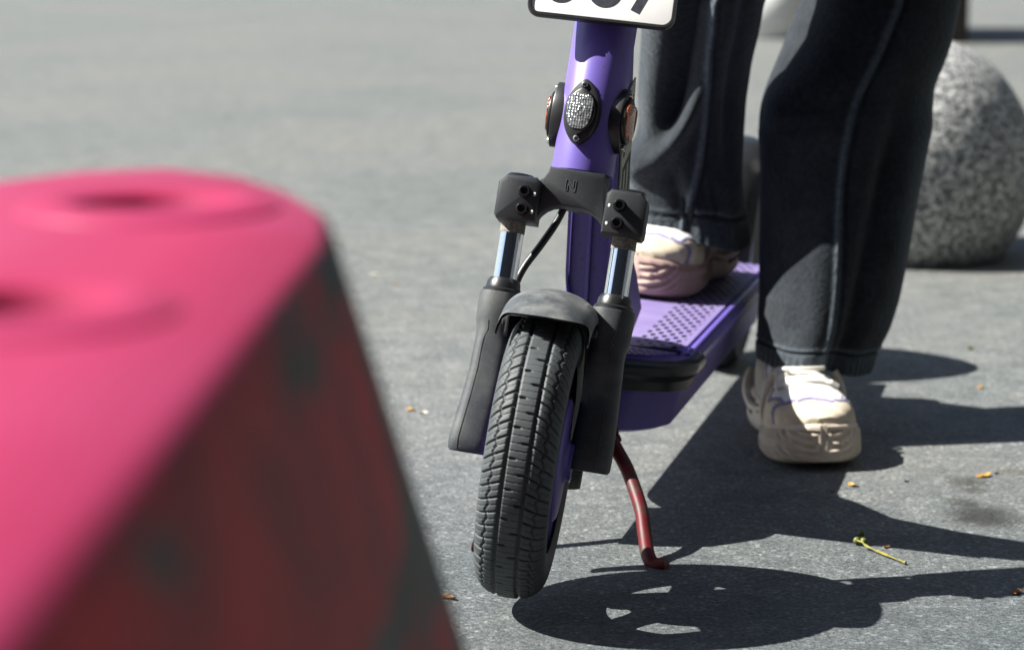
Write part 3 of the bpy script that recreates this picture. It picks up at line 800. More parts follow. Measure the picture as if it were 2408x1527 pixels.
# ---- kickstand: two bent legs joined by a cross tube under the deck
foot_r = at_z(1556, 1338, 0) + Vector((0, 0, .0062)); 
def stand_pts(l):
    return [at_y(p[0], p[1], y) for p, y in l]
right = [at_y(1430, 1020, 2.245), at_y(1452, 1060, 2.225), at_y(1478, 1110, 2.20), at_y(1507, 1195, 2.165), at_y(1516, 1255, 2.145), at_y(1524, 1305, 2.125), at_y(1540, 1326, 2.117), at_y(1568, 1326, 2.112)]
inv = MD.inverted()
rl = [inv @ p for p in right]
llocal = [Vector((-p.x + .045, p.y, p.z)) for p in rl]
left = [MD @ p for p in llocal]
ls = at_z(1113, 1279, .0062) - left[-1]                            # the left foot's own resting place
left = [p + ls * (i / (len(left) - 1)) ** 1.0 for i, p in enumerate(left)]
b = MB(); b.tube([left[0], right[0]], .0075, 16)
stand = b.build('kickstand', 'red_stand', scooter, Matrix())
for pts in (left, right):
    b = MB(); sp = spline(pts, 10); b.tube(sp, .0066, 20); b.build('leg', 'red_stand', stand, Matrix())

# ------------------------------------------------------------------ person: trouser legs and sneakers (the frame ends above the knees)
person = link('person', None, None, Matrix.Translation((.33, 2.72, 0)))
tag(person, 'person in wide charcoal jeans and white chunky sneakers, one foot on the scooter deck', 'person')

def smooth_interp(x, xp, fp):
    o_ = np.argsort(xp); xp = np.array(xp)[o_]; fp = np.array(fp)[o_]
    y = np.interp(x, xp, fp)
    k = np.hanning(15); k /= k.sum()
    yp = np.pad(y, 7, mode='reflect', reflect_type='odd'); return np.convolve(yp, k, 'valid')

FADE = []
def trouser_leg(edges, Y_of_z, depth_of_z, upper, z_hem, seam, folds, nz=300, nc=288):
    """edges: (py, left px, right px) of the leg in view; upper: (z, cx, cy, rx, ry) above it. Returns rows of the cloth and its hem."""
    zs, cx, rx, cy, ry = [], [], [], [], []
    for py, xl, xr in edges:
        y = Y_of_z(py); a_, c_ = at_y(xl, py, y), at_y(xr, py, y)
        zs.append(a_.z); cx.append((a_.x + c_.x) / 2); rx.append((c_.x - a_.x) / 2); cy.append(y); ry.append(depth_of_z(py))
    for u_ in upper: zs.append(u_[0]); cx.append(u_[1]); cy.append(u_[2]); rx.append(u_[3]); ry.append(u_[4])
    z0, z1 = min(zs), max(zs)
    zn = z0 + (z1 - z0) * np.linspace(0, 1, nz) ** 1.25
    CX, RX, CY, RY = (smooth_interp(zn, zs, v) for v in (cx, rx, cy, ry))
    th = np.linspace(0, 2 * np.pi, nc, endpoint=False) - np.pi / 2
    c_, s_ = np.cos(th), np.sin(th)
    p = 2 / 2.15
    ex, ey = np.sign(c_) * np.abs(c_) ** p, np.sign(s_) * np.abs(s_) ** p
    nzv = np.array([[noise.noise(Vector((math.cos(t) * 1.6, math.sin(t) * 1.6, z * 7.0 + z0 * 50))) for t in th[::4]] for z in zn[::3]])
    # bilinear up-sampling of the coarse crease noise
    ti = np.arange(nc) / 4; i0 = ti.astype(int) % nzv.shape[1]; i1 = (i0 + 1) % nzv.shape[1]; ft = ti - ti.astype(int)
    rows_ = nzv[:, i0] * (1 - ft) + nzv[:, i1] * ft
    zi = np.clip(np.arange(nz) / 3, 0, nzv.shape[0] - 1); j0 = zi.astype(int); j1 = np.minimum(j0 + 1, nzv.shape[0] - 1); fz = (zi - j0)[:, None]
    nse = rows_[j0] * (1 - fz) + rows_[j1] * fz
    q = c_[None, :] * np.ones((nz, 1)); front = (s_[None, :] < 0) * np.ones((nz, 1), bool)
    D = .0045 * nse
    Zn = zn[:, None] * np.ones((1, nc))
    D += folds(q, front, Zn, th[None, :] * np.ones((nz, 1)))
    X = CX[:, None] + RX[:, None] * ex[None, :]; Yv = CY[:, None] + RY[:, None] * ey[None, :]
    Zv = Zn + (z_hem(ex[None, :], ey[None, :]) - z0) * np.exp(-(Zn - z0) / .07)
    # seam down the front and the stitched hem
    sq = smooth_interp(zn, seam[0], seam[1])[:, None]
    dq = (q - sq) * RX[:, None]
    D += np.where(front, .0030 * np.exp(-(dq / .0024) ** 2) - .0030 * np.exp(-((dq - .0055) / .0026) ** 2), 0)
    hh = Zn - z0
    D += -.0034 * np.exp(-((hh - .029) / .0018) ** 2) + .0012 * np.exp(-((hh - .033) / .003) ** 2) + .0014 * (hh < .027) + .0007 * np.sin(th * 46)[None, :] * np.exp(-(hh / .022) ** 2)
    nx_, ny_ = c_[None, :], s_[None, :]
    V = np.stack([X + nx_ * D, Yv + ny_ * D, Zv], -1)
    fade = np.where(front, .75 * np.exp(-((dq + .001) / .0032) ** 2), 0) + .55 * np.exp(-((hh - .0335) / .0028) ** 2) + .30 * (hh < .028) + .25 * np.exp(-(hh / .003) ** 2) + .35 * np.clip(nse, 0, 1) * (hh < .06)
    FADE.append(np.concatenate([np.zeros((4, nc)), np.clip(fade, 0, 1)], 0).reshape(-1))
    inner = V[[0, 3, 12, 40]].copy()
    ctr = V[0].mean(0)
    for i in range(4):
        cen = np.array([CX[(0, 3, 12, 40)[i]], CY[(0, 3, 12, 40)[i]], 0]); d = inner[i] - cen; d[:, 2] = 0
        L_ = np.linalg.norm(d, axis=1, keepdims=True); inner[i] -= d / L_ * (.0030 if i else .0016)
        if i == 0: inner[i][:, 2] += .0006
    return np.concatenate([inner[::-1], V], 0)

def folds_right(q, front, z, th):
    d = np.zeros_like(q)
    f_ = front.astype(float)
    # hollow left of the front seam, closing along a slanting fold that swells over the instep
    zb_ = .316 + .075 * np.clip((q + .95) / .95, 0, 1.2) ** 2
    zc = 1 / (1 + np.exp(-(z - zb_ - .012) / .007))
    d -= .030 * f_ * np.exp(-((q + .34 - .10 * np.clip((z - .36) / .12, 0, 1)) / .26) ** 2) * zc
    d += .016 * f_ * np.exp(-((z - zb_ + .016) / .020) ** 2) / (1 + np.exp((q - .02) / .06))
    d += .006 * f_ * np.exp(-((q - .05 + (z - .26) * 3.0) / .10) ** 2) * np.exp(-((z - .27) / .04) ** 2)
    d -= .007 * f_ * np.exp(-((q - .32 + (z - .28) * 2.2) / .10) ** 2) * np.exp(-((z - .285) / .05) ** 2)
    d -= .008 * f_ * np.exp(-((q - .55) / .16) ** 2) * np.clip((z - .24) / .1, 0, 1)
    d -= .006 * f_ * np.exp(-((q + .15 + (z - .27) * 5) / .12) ** 2) * np.exp(-((z - .275) / .03) ** 2)
    d += .004 * np.sin(th * 5 + 1) * np.exp(-((z - .23) / .04) ** 2)
    return d
def folds_left(q, front, z, th):
    d = np.zeros_like(q); f_ = front.astype(float)
    d -= .010 * f_ * np.exp(-((z - .372 - .02 * q) / .014) ** 2) * np.exp(-((q + .55) / .5) ** 2)
    d += .008 * f_ * np.exp(-((z - .345) / .02) ** 2) * np.exp(-((q + .5) / .5) ** 2)
    d -= .012 * f_ * np.exp(-((q - .35 - (z - .25) * .8) / .17) ** 2) * np.clip((.40 - z) / .1, 0, 1)
    d += .006 * f_ * np.exp(-((q + .25) / .2) ** 2) * np.clip((.3 - z) / .1, 0, 1)
    d += .003 * np.sin(th * 4 + 2) * np.exp(-((z - .10) / .05) ** 2)
    return d

edges_r = [(0, 1516, 1797), (69, 1513, 1786), (139, 1506, 1768), (225, 1498, 1756), (295, 1496, 1752), (345, 1490, 1750), (385, 1478, 1750), (430, 1466, 1752), (480, 1460, 1757), (530, 1460, 1760)]
Vr = trouser_leg(edges_r, lambda py: 2.79 - .13 * min(1, max(0, (480 - py) / 480)) ** 1.2, lambda py: .080 + .022 * max(0, (py - 250) / 280),
    [(.55, .238, 2.645, .072, .085), (.66, .258, 2.68, .080, .092), (.80, .285, 2.79, .085, .098), (.90, .300, 2.88, .082, .10)],
    lambda x, y: .222 + .010 * y - .012 * x + .005 * np.sin(4 * x + 1), ([.20, .245, .262, .285, .305, .34, .37, .40, .44, .50, .9], [-.16, -.10, -.03, .04, .08, .12, .14, .12, .08, .06, .05]), folds_right)
edges_l = [(0, 1892, 2259), (55, 1864, 2248), (102, 1847, 2238), (148, 1827, 2222), (199, 1804, 2198), (245, 1789, 2192), (296, 1782, 2192), (342, 1782, 2180), (400, 1782, 2168), (485, 1783, 2150), (554, 1784, 2138), (619, 1785, 2125), (702, 1787, 2105), (780, 1785, 2080), (840, 1781, 2052), (890, 1780, 2040)]
Vl = trouser_leg(edges_l, lambda py: 2.705 + .085 * min(1, max(0, (820 - py) / 820)), lambda py: .092 - .006 * max(0, (py - 500) / 380),
    [(.55, .425, 2.79, .088, .095), (.66, .41, 2.81, .092, .098), (.80, .395, 2.82, .092, .10), (.90, .385, 2.88, .088, .10)],
    lambda x, y: .075 - .009 * x - .006 * y + .003 * np.sin(3 * x) + .003 * np.sin(5 * x + 2) * (y < 0), ([.06, .12, .20, .28, .34, .38, .42, .48, .9], [.0, -.02, -.06, -.10, -.08, -.02, .0, .05, .0]), folds_left)
tr = grid_mesh('trousers', Vr, 'denim', person, Matrix(), caps=(False, True))
tl = grid_mesh('trouser_leg', Vl, 'denim', person, Matrix(), caps=(False, True))
# one garment: the second leg joins the first
bmj = bmesh.new(); bmj.from_mesh(tr.data); bmj.from_mesh(tl.data)
ring = []
hips = MB()
HR = []
for z, k in ((.885, 1.0), (.93, 1.02), (1.0, .96), (1.06, .86)):
    HR.append([Vector((.342 + .172 * k * math.cos(2 * math.pi * j / 64), 2.88 + .118 * k * math.sin(2 * math.pi * j / 64), z)) for j in range(64)])
hips.loft(HR); hme = bpy.data.meshes.new('waist'); hme.from_pydata(hips.v, [], hips.f); bmj.from_mesh(hme)
bmesh.ops.recalc_face_normals(bmj, faces=bmj.faces[:])
for f_ in bmj.faces: f_.smooth = True
bmj.to_mesh(tr.data); bmj.free()
fa = np.zeros(len(tr.data.vertices)); fc = np.concatenate(FADE); fa[:len(fc)] = fc
tr.data.attributes.new('fade', 'FLOAT', 'POINT').data.foreach_set('value', fa); bpy.data.objects.remove(tl)

SHL = .275
def shoe(Mw, mir, sole_m, lab):
    nt_, nk = 300, 220
    ts = (1 - np.cos(np.linspace(0, np.pi, nt_))) / 2
    def prof(xs, ys): return smooth_interp(ts, xs, ys)
    w = np.interp(ts, [0, .03, .08, .2, .4, .55, .7, .8, .9, .96, .99, 1], [.004, .024, .034, .0385, .0375, .043, .0500, .0505, .0440, .031, .018, .004])
    k = np.hanning(9); k /= k.sum(); w = np.convolve(np.pad(w, 4, mode='edge'), k, 'valid')
    bend = -.010 * np.sin(np.clip((ts - .3) / .7, 0, 1) * np.pi / 2) * 1.0     # big-toe side
    yy = -(ts - .5) * SHL
    zb_ = .012 * np.clip((ts - .78) / .22, 0, 1) ** 2 + .010 * np.clip((.12 - ts) / .12, 0, 1) ** 2
    zt = np.interp(ts, [0, .15, .4, .55, .8, .92, 1], [.054, .048, .040, .040, .046, .050, .050])
    dw_, dy_ = np.gradient(w), np.gradient(yy); dl_ = np.hypot(dw_, dy_) + 1e-9; arcl = np.cumsum(dl_); onx, ony = -dy_ / dl_, dw_ / dl_
    a = np.linspace(0, 2 * np.pi, nk, endpoint=False)
    ca, sa = np.cos(a), np.sin(a)
    ex = np.sign(ca) * np.abs(ca) ** (2 / 5); ez = np.sign(sa) * np.abs(sa) ** (2 / 4)
    V = np.zeros((nt_, nk, 3)); mi = np.zeros((nt_ - 1, nk), int)
    for i in range(nt_):
        t = ts[i]; vv = (ez + 1) / 2
        flare = 1 + .10 * (1 - vv) * (1 - .4 * (t > .4))
        rib = .0020 * np.sin(2 * np.pi * ((vv * .038 - 9.0 * (arcl[-1] - arcl[i]) ** 2) / .0082 if t > .62 else arcl[i] / .0085 + vv * .8)) * (np.abs(ca) > .3) * (1 if t > .5 else .3) * np.clip((vv - .12) / .12, 0, 1) * np.clip((.86 - vv) / .1, 0, 1) * np.clip((w[i] - .005) / .006, 0, 1)
        lip = .0016 * (np.abs(vv - .90) < .05) - .0012 * (np.abs(vv - .80) < .04)
        rib = rib + lip * (np.abs(ca) > .3)
        waist = 1 - .10 * np.exp(-((t - .38) / .08) ** 2)
        V[i, :, 0] = mir * (bend[i] + (w[i] * waist * flare) * ex + rib * np.sign(ca) * onx[i])
        V[i, :, 1] = yy[i] + rib * ony[i] + (-.010 * (vv - .5)) * np.clip((t - .9) / .1, 0, 1) * -1
        V[i, :, 2] = zb_[i] + (zt[i] - zb_[i]) * vv
    for i in range(nt_ - 1):
        t = ts[i]
        for j in range(nk):
            v_ = (ez[j] + 1) / 2
            if abs(ca[j]) > .35 and ((.40 < t < .50 and .35 < v_ < .80 - (t - .4)) or (.07 < t < .24 and .42 < v_ < .85)): mi[i, j] = 1
    sh = grid_mesh('shoe', V, [sole_m, 'sh_dark'], person, Mw, mi, caps=(True, True), sharp=60)
    sh['label'] = lab
    # upper
    h = np.interp(ts, [0, .04, .15, .32, .42, .5, .6, .7, .8, .9, .96, 1], [.040, .062, .070, .066, .052, .045, .040, .034, .027, .016, .010, .005])
    h = np.convolve(np.pad(h, 4, mode='edge'), k, 'valid')
    nk2 = 161; a = np.linspace(0, np.pi, nk2); ca, sa = np.cos(a), np.sin(a)
    U_ = np.zeros((nt_, nk2, 3)); mi = np.zeros((nt_ - 1, nk2 - 1), int)
    names = ['sh_mesh', 'sh_suede', 'sh_lilac', 'sh_leather', 'sh_grey']
    def region(t, v, x):
        cap = .40 + .10 * math.sin(t * 30 + x)
        edge = .865 + .016 * math.sin(v * 9 + x) + .02 * (v > .8)
        if t > edge: return 1, .0016
        if t > edge - .010: return 4, -.0008
        if t > edge - .034: return 2, .0010
        if .47 < t < .70 and v > .66: return 4, -.0010
        if t > .70 and v > .60: return 3, .0006
        if t > .60 + .03 * math.sin(v * 12):
            if v < cap: return 1, .0014
            if v < cap + .03: return 4, -.0008
            if v < cap + .13: return 2, .0008
            if v < .70 and t < .80: return 3, .0009
        if t < .30 and v < .62 - .6 * max(0, t - .2): return 4, .0014
        if .30 <= t < .62:
            lim = .40 + .9 * (t - .45) ** 2 * 8
            if v < lim * .55: return 4, .0010
            if v < lim * .55 + .03: return 1, .0004
            if v < lim * .55 + .13: return 2, .0008
            if .58 < v < .82: return 3, .0016
            if v < .58: return (0, 0) if (t * 9) % 1 > .35 else (3, .0010)
        return 0, 0
    for i in range(nt_):
        t = ts[i]; pz = 2 / (2.0 + .9 * np.clip((t - .55) / .3, 0, 1)); px_ = 2 / (2.4 + .6 * np.clip((t - .55) / .3, 0, 1))
        exu = np.sign(ca) * np.abs(ca) ** px_; ezu = sa ** pz
        narrow = np.interp(t, [0, .2, .4, .6, .8, 1], [.80, .84, .90, .93, .93, .95])
        off = np.array([region(t, 1 - abs(ca[j]) if False else a[j] / (np.pi / 2) if a[j] < np.pi / 2 else (np.pi - a[j]) / (np.pi / 2), 1 if ca[j] > 0 else 2)[1] for j in range(nk2)])
        U_[i, :, 0] = mir * (bend[i] + (w[i] * narrow + off) * exu)
        U_[i, :, 1] = yy[i] * .955 + .002
        U_[i, :, 2] = zt[i] - .006 + (h[i] + .006 + off) * ezu + (.0012 * np.sin(i * .9) * (ezu > .9) if .45 < t < .74 else 0)
    for i in range(nt_ - 1):
        for j in range(nk2 - 1):
            aa = (a[j] + a[j + 1]) / 2; v = aa / (np.pi / 2) if aa < np.pi / 2 else (np.pi - aa) / (np.pi / 2)
            mi[i, j] = region((ts[i] + ts[i + 1]) / 2, v, 1 if aa < np.pi / 2 else 2)[0]
    U_ = np.concatenate([U_, [np.repeat(U_[-1].mean(0)[None], nk2, 0)]], 0); mi = np.concatenate([mi, mi[-1:]], 0)
    up_ = grid_mesh('upper', U_, names, sh, Mw, mi, wrap=False)
    # laces over the tongue
    b = MB()
    def top_pt(t, ang, lift=.0025):
        i = min(int(np.searchsorted(ts, t)), nt_ - 1); p = Vector(U_[i, int(round(ang / np.pi * (nk2 - 1)))]); c0 = Vector((mir * bend[i], yy[i], zt[i]))
        d = (p - c0).normalized(); return p + d * lift
    for n_, t in enumerate((.535, .585, .635, .685)):
        for s_ in (0, 1):
            a0, a1 = (.30, .70) if s_ == 0 else (.70, .30)
            b.tube([top_pt(t + .050 * (u_ if s_ == 0 else u_) * (1 if n_ < 3 else .3), np.pi * (a0 + (a1 - a0) * u_), .0032 + .0022 * s_ * math.sin(u_ * 3.14)) for u_ in np.linspace(0, 1, 14)], .0044, 8, flat=.6)
    b.build('laces', 'lace', sh, Mw)
    # pull loops and a knot
    b = MB(); c0 = top_pt(.57, np.pi / 2, .004)
    for s_ in (-1, 1):
        b.tube([c0 + Vector((s_ * .022 * math.sin(u_) , -.010 + .010 * math.cos(u_), .006 * math.sin(u_ / 2) - .010 * (u_ / 6.28) * 0)) for u_ in np.linspace(0, math.pi * 1.7, 16)], .0022, 8)
    b.build('lace_bow', 'lace', sh, Mw)
    # heel wing of the sole curving up behind
    b = MB()
    for s_ in (-1, 1):
        pts = [(s_ * .034, .015, .040), (s_ * .038, .050, .030), (s_ * .039, .085, .032), (s_ * .037, .112, .046), (s_ * .029, .128, .062)]
        b.tube(spline([(mir * p[0], p[1], p[2]) for p in pts], 8), [.004 + .003 * math.sin(i / 32 * 3.14) for i in range(33)], 10, flat=.7)
        pts = [(s_ * .046 - .006, -.045, .030), (s_ * .045 - .004, -.022, .046), (s_ * .041, -.008, .066), (s_ * .034, -.004, .082)]
        b.tube(spline([(mir * p[0], p[1], p[2]) for p in pts], 8), [.0045] * 25, 10, flat=.7)
    b.build('sole_wing', sole_m, sh, Mw)
    return sh
def shoe_matrix(toe, yaw, roll=0, pitch=0):
    """toe: ground point under the tip; yaw: degrees the toe turns to the right as seen"""
    return Matrix.Translation(toe) @ Matrix.Rotation(R(yaw), 4, 'Z') @ Matrix.Rotation(R(roll), 4, 'Y') @ Matrix.Rotation(R(pitch), 4, 'X') @ Matrix.Translation((0, SHL / 2, 0))
toe_l = at_z(1958, 1108, 0)
shoe(shoe_matrix(toe_l, 7), 1, 'sh_sole', 'sneaker standing on the asphalt')
dn = MD.to_3x3() @ Vector((0, 0, 1))
toe_deck = at_z(1462, 702, .160)
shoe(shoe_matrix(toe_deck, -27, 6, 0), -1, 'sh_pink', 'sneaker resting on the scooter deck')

# ------------------------------------------------------------------ granite balls, pillar
def ball(c_, rad, lab, mat_='granite'):
    me = bpy.data.meshes.new('granite_ball'); bm = bmesh.new()
    bmesh.ops.create_uvsphere(bm, u_segments=128, v_segments=96, radius=rad)
    for v in bm.verts:
        n_ = noise.fractal(v.co * 9 + c_, 1.0, 2.0, 4) * .0018 + noise.noise(v.co * 60) * .0010
        v.co += v.co.normalized() * n_
    bmesh.ops.bisect_plane(bm, geom=bm.verts[:] + bm.edges[:] + bm.faces[:], plane_co=(0, 0, -c_.z + .001), plane_no=(0, 0, -1), clear_outer=True)
    bmesh.ops.holes_fill(bm, edges=[e for e in bm.edges if e.is_boundary], sides=0)
    for f_ in bm.faces: f_.smooth = True
    bm.to_mesh(me); bm.free(); me.materials.append(M_[mat_])
    return tag(link('granite_ball', me, None, Matrix.Translation(c_)), lab, 'stone ball')
ball(Vector((.665, 4.15, .149)), .233, 'large speckled grey granite ball behind the jeans, cut off by the edge')
pb = at_z(1838, 92, 0)
ball(Vector((pb.x - .02, pb.y + .2, .149)), .233, 'far white painted concrete ball, seen small and blurred between the two jeans legs', 'pale_stone')
b = MB(); pp = at_z(2281, 103, 0)
b.prism(rrect(.60, 1.5, .05, 4), 0, 1.3, .03, Matrix.Translation((pp.x - .30, pp.y + .75, 0)) @ Matrix(((1, 0, 0, 0), (0, 0, 1, 0), (0, 1, 0, 0), (0, 0, 0, 1))))
b.prism(rrect(.70, 1.6, .05, 4), 1.3, 1.42, .03, Matrix.Translation((pp.x - .30, pp.y + .75, 0)) @ Matrix(((1, 0, 0, 0), (0, 0, 1, 0), (0, 1, 0, 0), (0, 0, 0, 1))))
tag(b.build('pillar', 'pillar'), 'dark brown pillar far behind the person, throwing a long shadow', 'pillar')

# ------------------------------------------------------------------ red plastic barrier close to the lens
BH = .48
MB_ = Matrix.Translation((-.30, .60, 0))
barrier = link('road_barrier', None, None, MB_)
tag(barrier, 'faded pinkish red plastic road barrier with round holes on top, out of focus', 'barrier')
c1 = at_z(775, 515, BH)
xr = c1.x                                                          # right edge of the top
FAR = [at_z(px, py, BH) for px, py in ((-260, 470), (0, 424), (200, 400), (400, 392), (580, 412), (700, 450), (764, 488), (776, 506), (772, 560))]
def bar_outline(ex):
    """plan of the barrier's rounded end, widened by ex at the foot"""
    out = [(-.40 - ex, -.30 - ex), (-.094 + ex, -.30 - ex)]
    cx, cy = -.17, .70
    for p in FAR[::-1]:
        d = Vector((p.x - cx, p.y - cy)).normalized(); k = max(d.x, 0) ** .5
        out.append((p.x + ex * (d.x * .3 + .7 * k if p.x > -.15 else d.x), p.y + ex * max(d.y, 0)))
    out.append((-.40 - ex, FAR[0].y - .05 + ex))
    return out
b = MB(); rings = []
for z, ex in ((0, .150), (.10, .147), (.16, .104), (BH - .020, .0062), (BH - .010, .0030), (BH - .003, -.0005), (BH, -.006)):
    rings.append([MB_.inverted() @ Vector((p[0], p[1], z)) for p in bar_outline(ex)])
b.loft(rings)
body_ = b.build('barrier_body', 'barrier', barrier, MB_, 50)
holes_at = [at_z(350, 492, BH), at_z(5, 735, BH)]
bpy.context.view_layer.update()
cut = MB()
for h_ in holes_at:
    cut.lathe([(.0001, -.022), (.016, -.022), (.0225, -.016), (.0245, -.004), (.0265, .003)], 48, Matrix.Translation(MB_.inverted() @ h_))
cme = bpy.data.meshes.new('cut'); cme.from_pydata(cut.v, [], cut.f); co_ = bpy.data.objects.new('cut', cme); scene.collection.objects.link(co_); co_.matrix_basis = MB_
bmc = bmesh.new(); bmc.from_mesh(cme); bmesh.ops.recalc_face_normals(bmc, faces=bmc.faces[:]); bmc.to_mesh(cme); bmc.free()
mod = body_.modifiers.new('holes', 'BOOLEAN'); mod.operation = 'DIFFERENCE'; mod.object = co_; mod.solver = 'EXACT'
bpy.context.view_layer.update()
me2 = bpy.data.meshes.new_from_object(body_.evaluated_get(bpy.context.evaluated_depsgraph_get()))
body_.modifiers.clear(); body_.data = me2; bpy.data.objects.remove(co_)
me2.polygons.foreach_set('use_smooth', [True] * len(me2.polygons)); me2.set_sharp_from_angle(angle=R(40))
# raised rims round the holes
for h_ in holes_at:
    b = MB(); b.lathe([(.0262, -.002), (.0275, .0018), (.033, .0042), (.040, .0034), (.046, .0010), (.048, -.002)], 56, None, (False, False))
    b.build('hole_rim', 'barrier', barrier, Matrix.Translation(h_))

# ------------------------------------------------------------------ small litter on the asphalt
M_['leaf_y'] = plain('yellow_petal', (0.40, 0.22, 0.03), 0.6, 0, 0.35, 300)
M_['leaf_b'] = plain('dry_brown_leaf', (0.20, 0.095, 0.035), 0.7, 0, 0.4, 300)
M_['leaf_p'] = plain('pale_seed_husk', (0.62, 0.56, 0.46), 0.7, 0, 0.2, 300)
M_['green'] = plain('green_bud', (0.085, 0.105, 0.013), 0.5, 0, 0.3, 300)
M_['twig'] = plain('yellow_green_stalk', (0.17, 0.16, 0.03), 0.55, 0, 0.4, 200)
M_['pebble'] = plain('dark_pebble', (0.05, 0.05, 0.05), 0.7, 0, 0.3, 300)
def flake(px, py, size, mat_, seed, lab, cat, name, extra=0):
    r_ = random.Random(seed); b = MB(); p = at_z(px, py, 0)
    for k in range(1 + extra):
        n_ = 14; ctr = Vector((r_.uniform(-1, 1), r_.uniform(-1, 1), 0)) * size * .9 * (k > 0); a0 = r_.uniform(0, 6.28); rise = r_.uniform(.25, .6) * size
        topr, botr, mid = [], [], []
        for j in range(n_):
            a = 2 * math.pi * j / n_; ra = size * (.55 + .45 * abs(math.cos(a))) * (1 + .22 * math.sin(3 * a + seed))
            x, y = ra * math.cos(a), ra * .75 * math.sin(a); x, y = x * math.cos(a0) - y * math.sin(a0), x * math.sin(a0) + y * math.cos(a0)
            z = rise * (.25 + .75 * (math.sin(a * 2 + seed) * .5 + .5))
            botr.append(ctr + Vector((x, y, z * .8 + .0004))); topr.append(ctr + Vector((x * .97, y * .97, z * .8 + .0011)))
        mid.append([ctr + Vector((q.x * .4 + ctr.x * 0, q.y * .4, .0010)) for q in [t_ - ctr for t_ in topr]])
        under = [ctr + Vector(((q - ctr).x * .4, (q - ctr).y * .4, .0003)) for q in botr]
        b.loft([under, botr, topr, mid[0]])
    return tag(b.build(name, mat_, None, Matrix.Translation(p), 60), lab, cat)
flake(2005, 1143, .006, 'leaf_y', 3, 'yellow petal curled on the asphalt just below the standing sneaker', 'petal', 'petal')
flake(1957, 1156, .0035, 'leaf_b', 5, 'tiny orange brown flake left of the curled yellow petal', 'flake', 'leaf_flake')
flake(2318, 1120, .007, 'leaf_y', 8, 'torn yellow leaf scrap among the oil spots at the right', 'leaf', 'leaf_scrap', 1)
flake(2341, 1113, .004, 'pebble', 9, 'small black pebble touching the torn yellow leaf scrap', 'pebble', 'pebble')
flake(2305, 912, .006, 'leaf_y', 12, 'yellow speck in the sunlit strip right of the standing sneaker', 'leaf', 'leaf_scrap')
flake(2281, 820, .006, 'green', 13, 'small green leaf scrap on the sunlit asphalt below the granite ball', 'leaf', 'leaf_scrap')
flake(2392, 1394, .0055, 'leaf_b', 14, 'dry brown leaf curl near the bottom right corner', 'leaf', 'dry_leaf', 1)
flake(1045, 1403, .006, 'leaf_b', 15, 'crumpled brown leaf beside the base of the red barrier', 'leaf', 'dry_leaf', 1)
flake(966, 965, .006, 'leaf_y', 16, 'pale orange leaf sliver between red barrier and fork leg', 'leaf', 'leaf_sliver')
flake(880, 647, .007, 'leaf_p', 17, 'whitish husk on the asphalt right of the barrier corner', 'husk', 'seed_husk')
flake(930, 668, .006, 'leaf_b', 18, 'reddish brown scrap just right of the whitish husk', 'leaf', 'leaf_scrap')
flake(996, 972, .005, 'leaf_p', 19, 'pale chip right of the orange leaf sliver', 'chip', 'stone_chip')
flake(2085, 1287, .0045, 'leaf_b', 21, 'small brown scale beside the green budded stalk', 'scale', 'bud_scale')
flake(2132, 1133, .0028, 'pebble', 22, 'tiny dark stone right of the curled yellow petal', 'pebble', 'pebble')
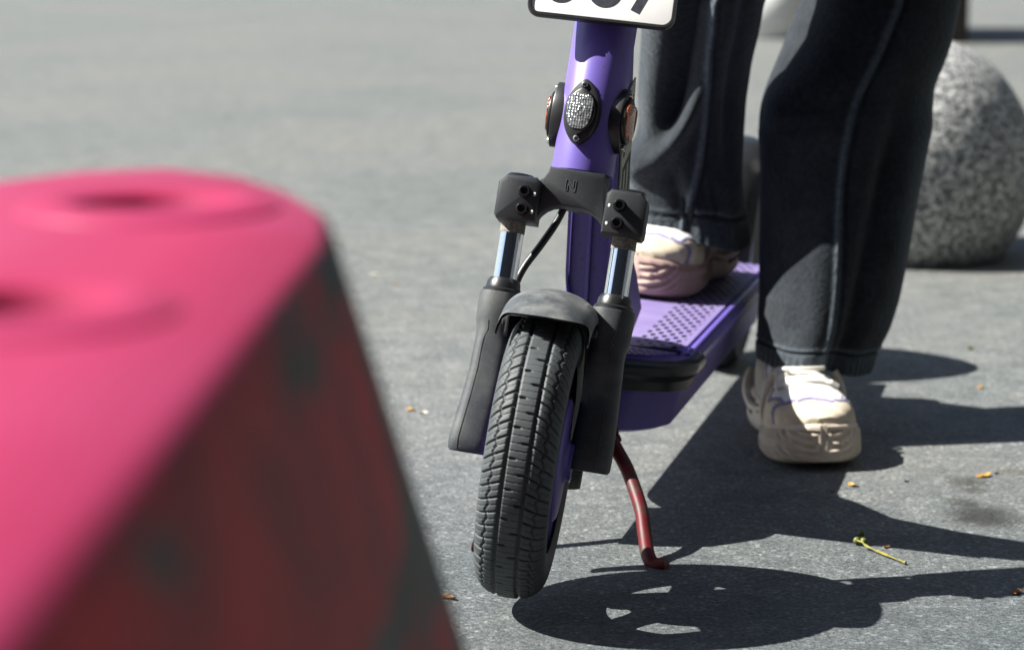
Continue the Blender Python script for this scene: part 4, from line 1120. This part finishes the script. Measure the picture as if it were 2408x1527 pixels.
# stalk with three green buds
tb = at_z(2040, 1300, 0); twig = link('budded_stalk', None, None, Matrix.Translation(tb))
tag(twig, 'thin yellow green stalk with three round buds lying in the shadow', 'twig')
pts = [at_z(x, y, z_) for x, y, z_ in ((2024, 1262, .004), (2029, 1274, .005), (2038, 1283, .004), (2060, 1293, .003), (2095, 1308, .0025), (2130, 1322, .002))]
b = MB(); b.tube(spline([p - tb for p in pts], 8), [.0011 + .0004 * math.sin(i * .5) for i in range(41)], 8)
b.tube([pts[1] - tb, at_z(2016, 1270, .005) - tb], .0009, 8); b.build('stalk', 'twig', twig, Matrix.Translation(tb))
for x, y in ((2024, 1254), (2015, 1270), (2031, 1271)):
    b = MB(); c_ = at_z(x, y, .0042) - tb
    b.lathe([(.0003, -.0036)] + [(.0036 * math.cos(R(a)), .0036 * math.sin(R(a))) for a in range(-70, 81, 15)] + [(.0002, .0037)], 16, Matrix.Translation(c_)); b.build('bud', 'green', twig, Matrix.Translation(tb))

# ------------------------------------------------------------------ added dark block, unseen behind and right of the camera, to cut sky fill
M_['brick'] = plain('dark_blocker_brick', (0.020, 0.024, 0.030), 0.85, 0, 0.3, 3)
M_['glass'] = plain('window_glass', (0.02, 0.022, 0.025), 0.08)
M_['trim'] = plain('stone_trim', (0.12, 0.11, 0.10), 0.8)
bl = link('added_sky_blocker', None, None, Matrix.Translation((4, -6, 0)))
tag(bl, 'added tall dark block, unseen behind the camera and along the right, cutting sky light', 'building')
b = MB()
def blk(x0, x1, y0, y1, z0, z1):
    b.add([(x, y, z) for z in (z0, z1) for x, y in ((x0, y0), (x1, y0), (x1, y1), (x0, y1))], [(3, 2, 1, 0), (4, 5, 6, 7), (0, 1, 5, 4), (1, 2, 6, 5), (2, 3, 7, 6), (3, 0, 4, 7)])
blk(-9, 8, -12, -4, 0, 18); b.build('wall', 'brick', bl, Matrix(), 30)
b = MB(); blk(8.01, 16, -12, 24, 0, 18); b.build('wing', 'brick', bl, Matrix(), 30)
for fl in range(5):
    for k in range(5):
        b = MB(); z = 1.4 + fl * 3.3; x = -7.2 + k * 3.2; blk(x - .08, x + 1.38, -4, -3.9, z - .1, z + 1.9); f_ = b.build('window', 'trim', bl, Matrix(), 30)
        b = MB(); blk(x, x + 1.3, -3.9, -3.88, z, z + 1.8); b.build('pane', 'glass', f_, Matrix(), 30)
    for k in range(6):
        b = MB(); z = 1.4 + fl * 3.3; y = -2.5 + k * 4.2; blk(7.9, 8.01, y - .08, y + 1.38, z - .1, z + 1.9); f_ = b.build('window', 'trim', bl, Matrix(), 30)
        b = MB(); blk(7.88, 7.9, y, y + 1.3, z, z + 1.8); b.build('pane', 'glass', f_, Matrix(), 30)
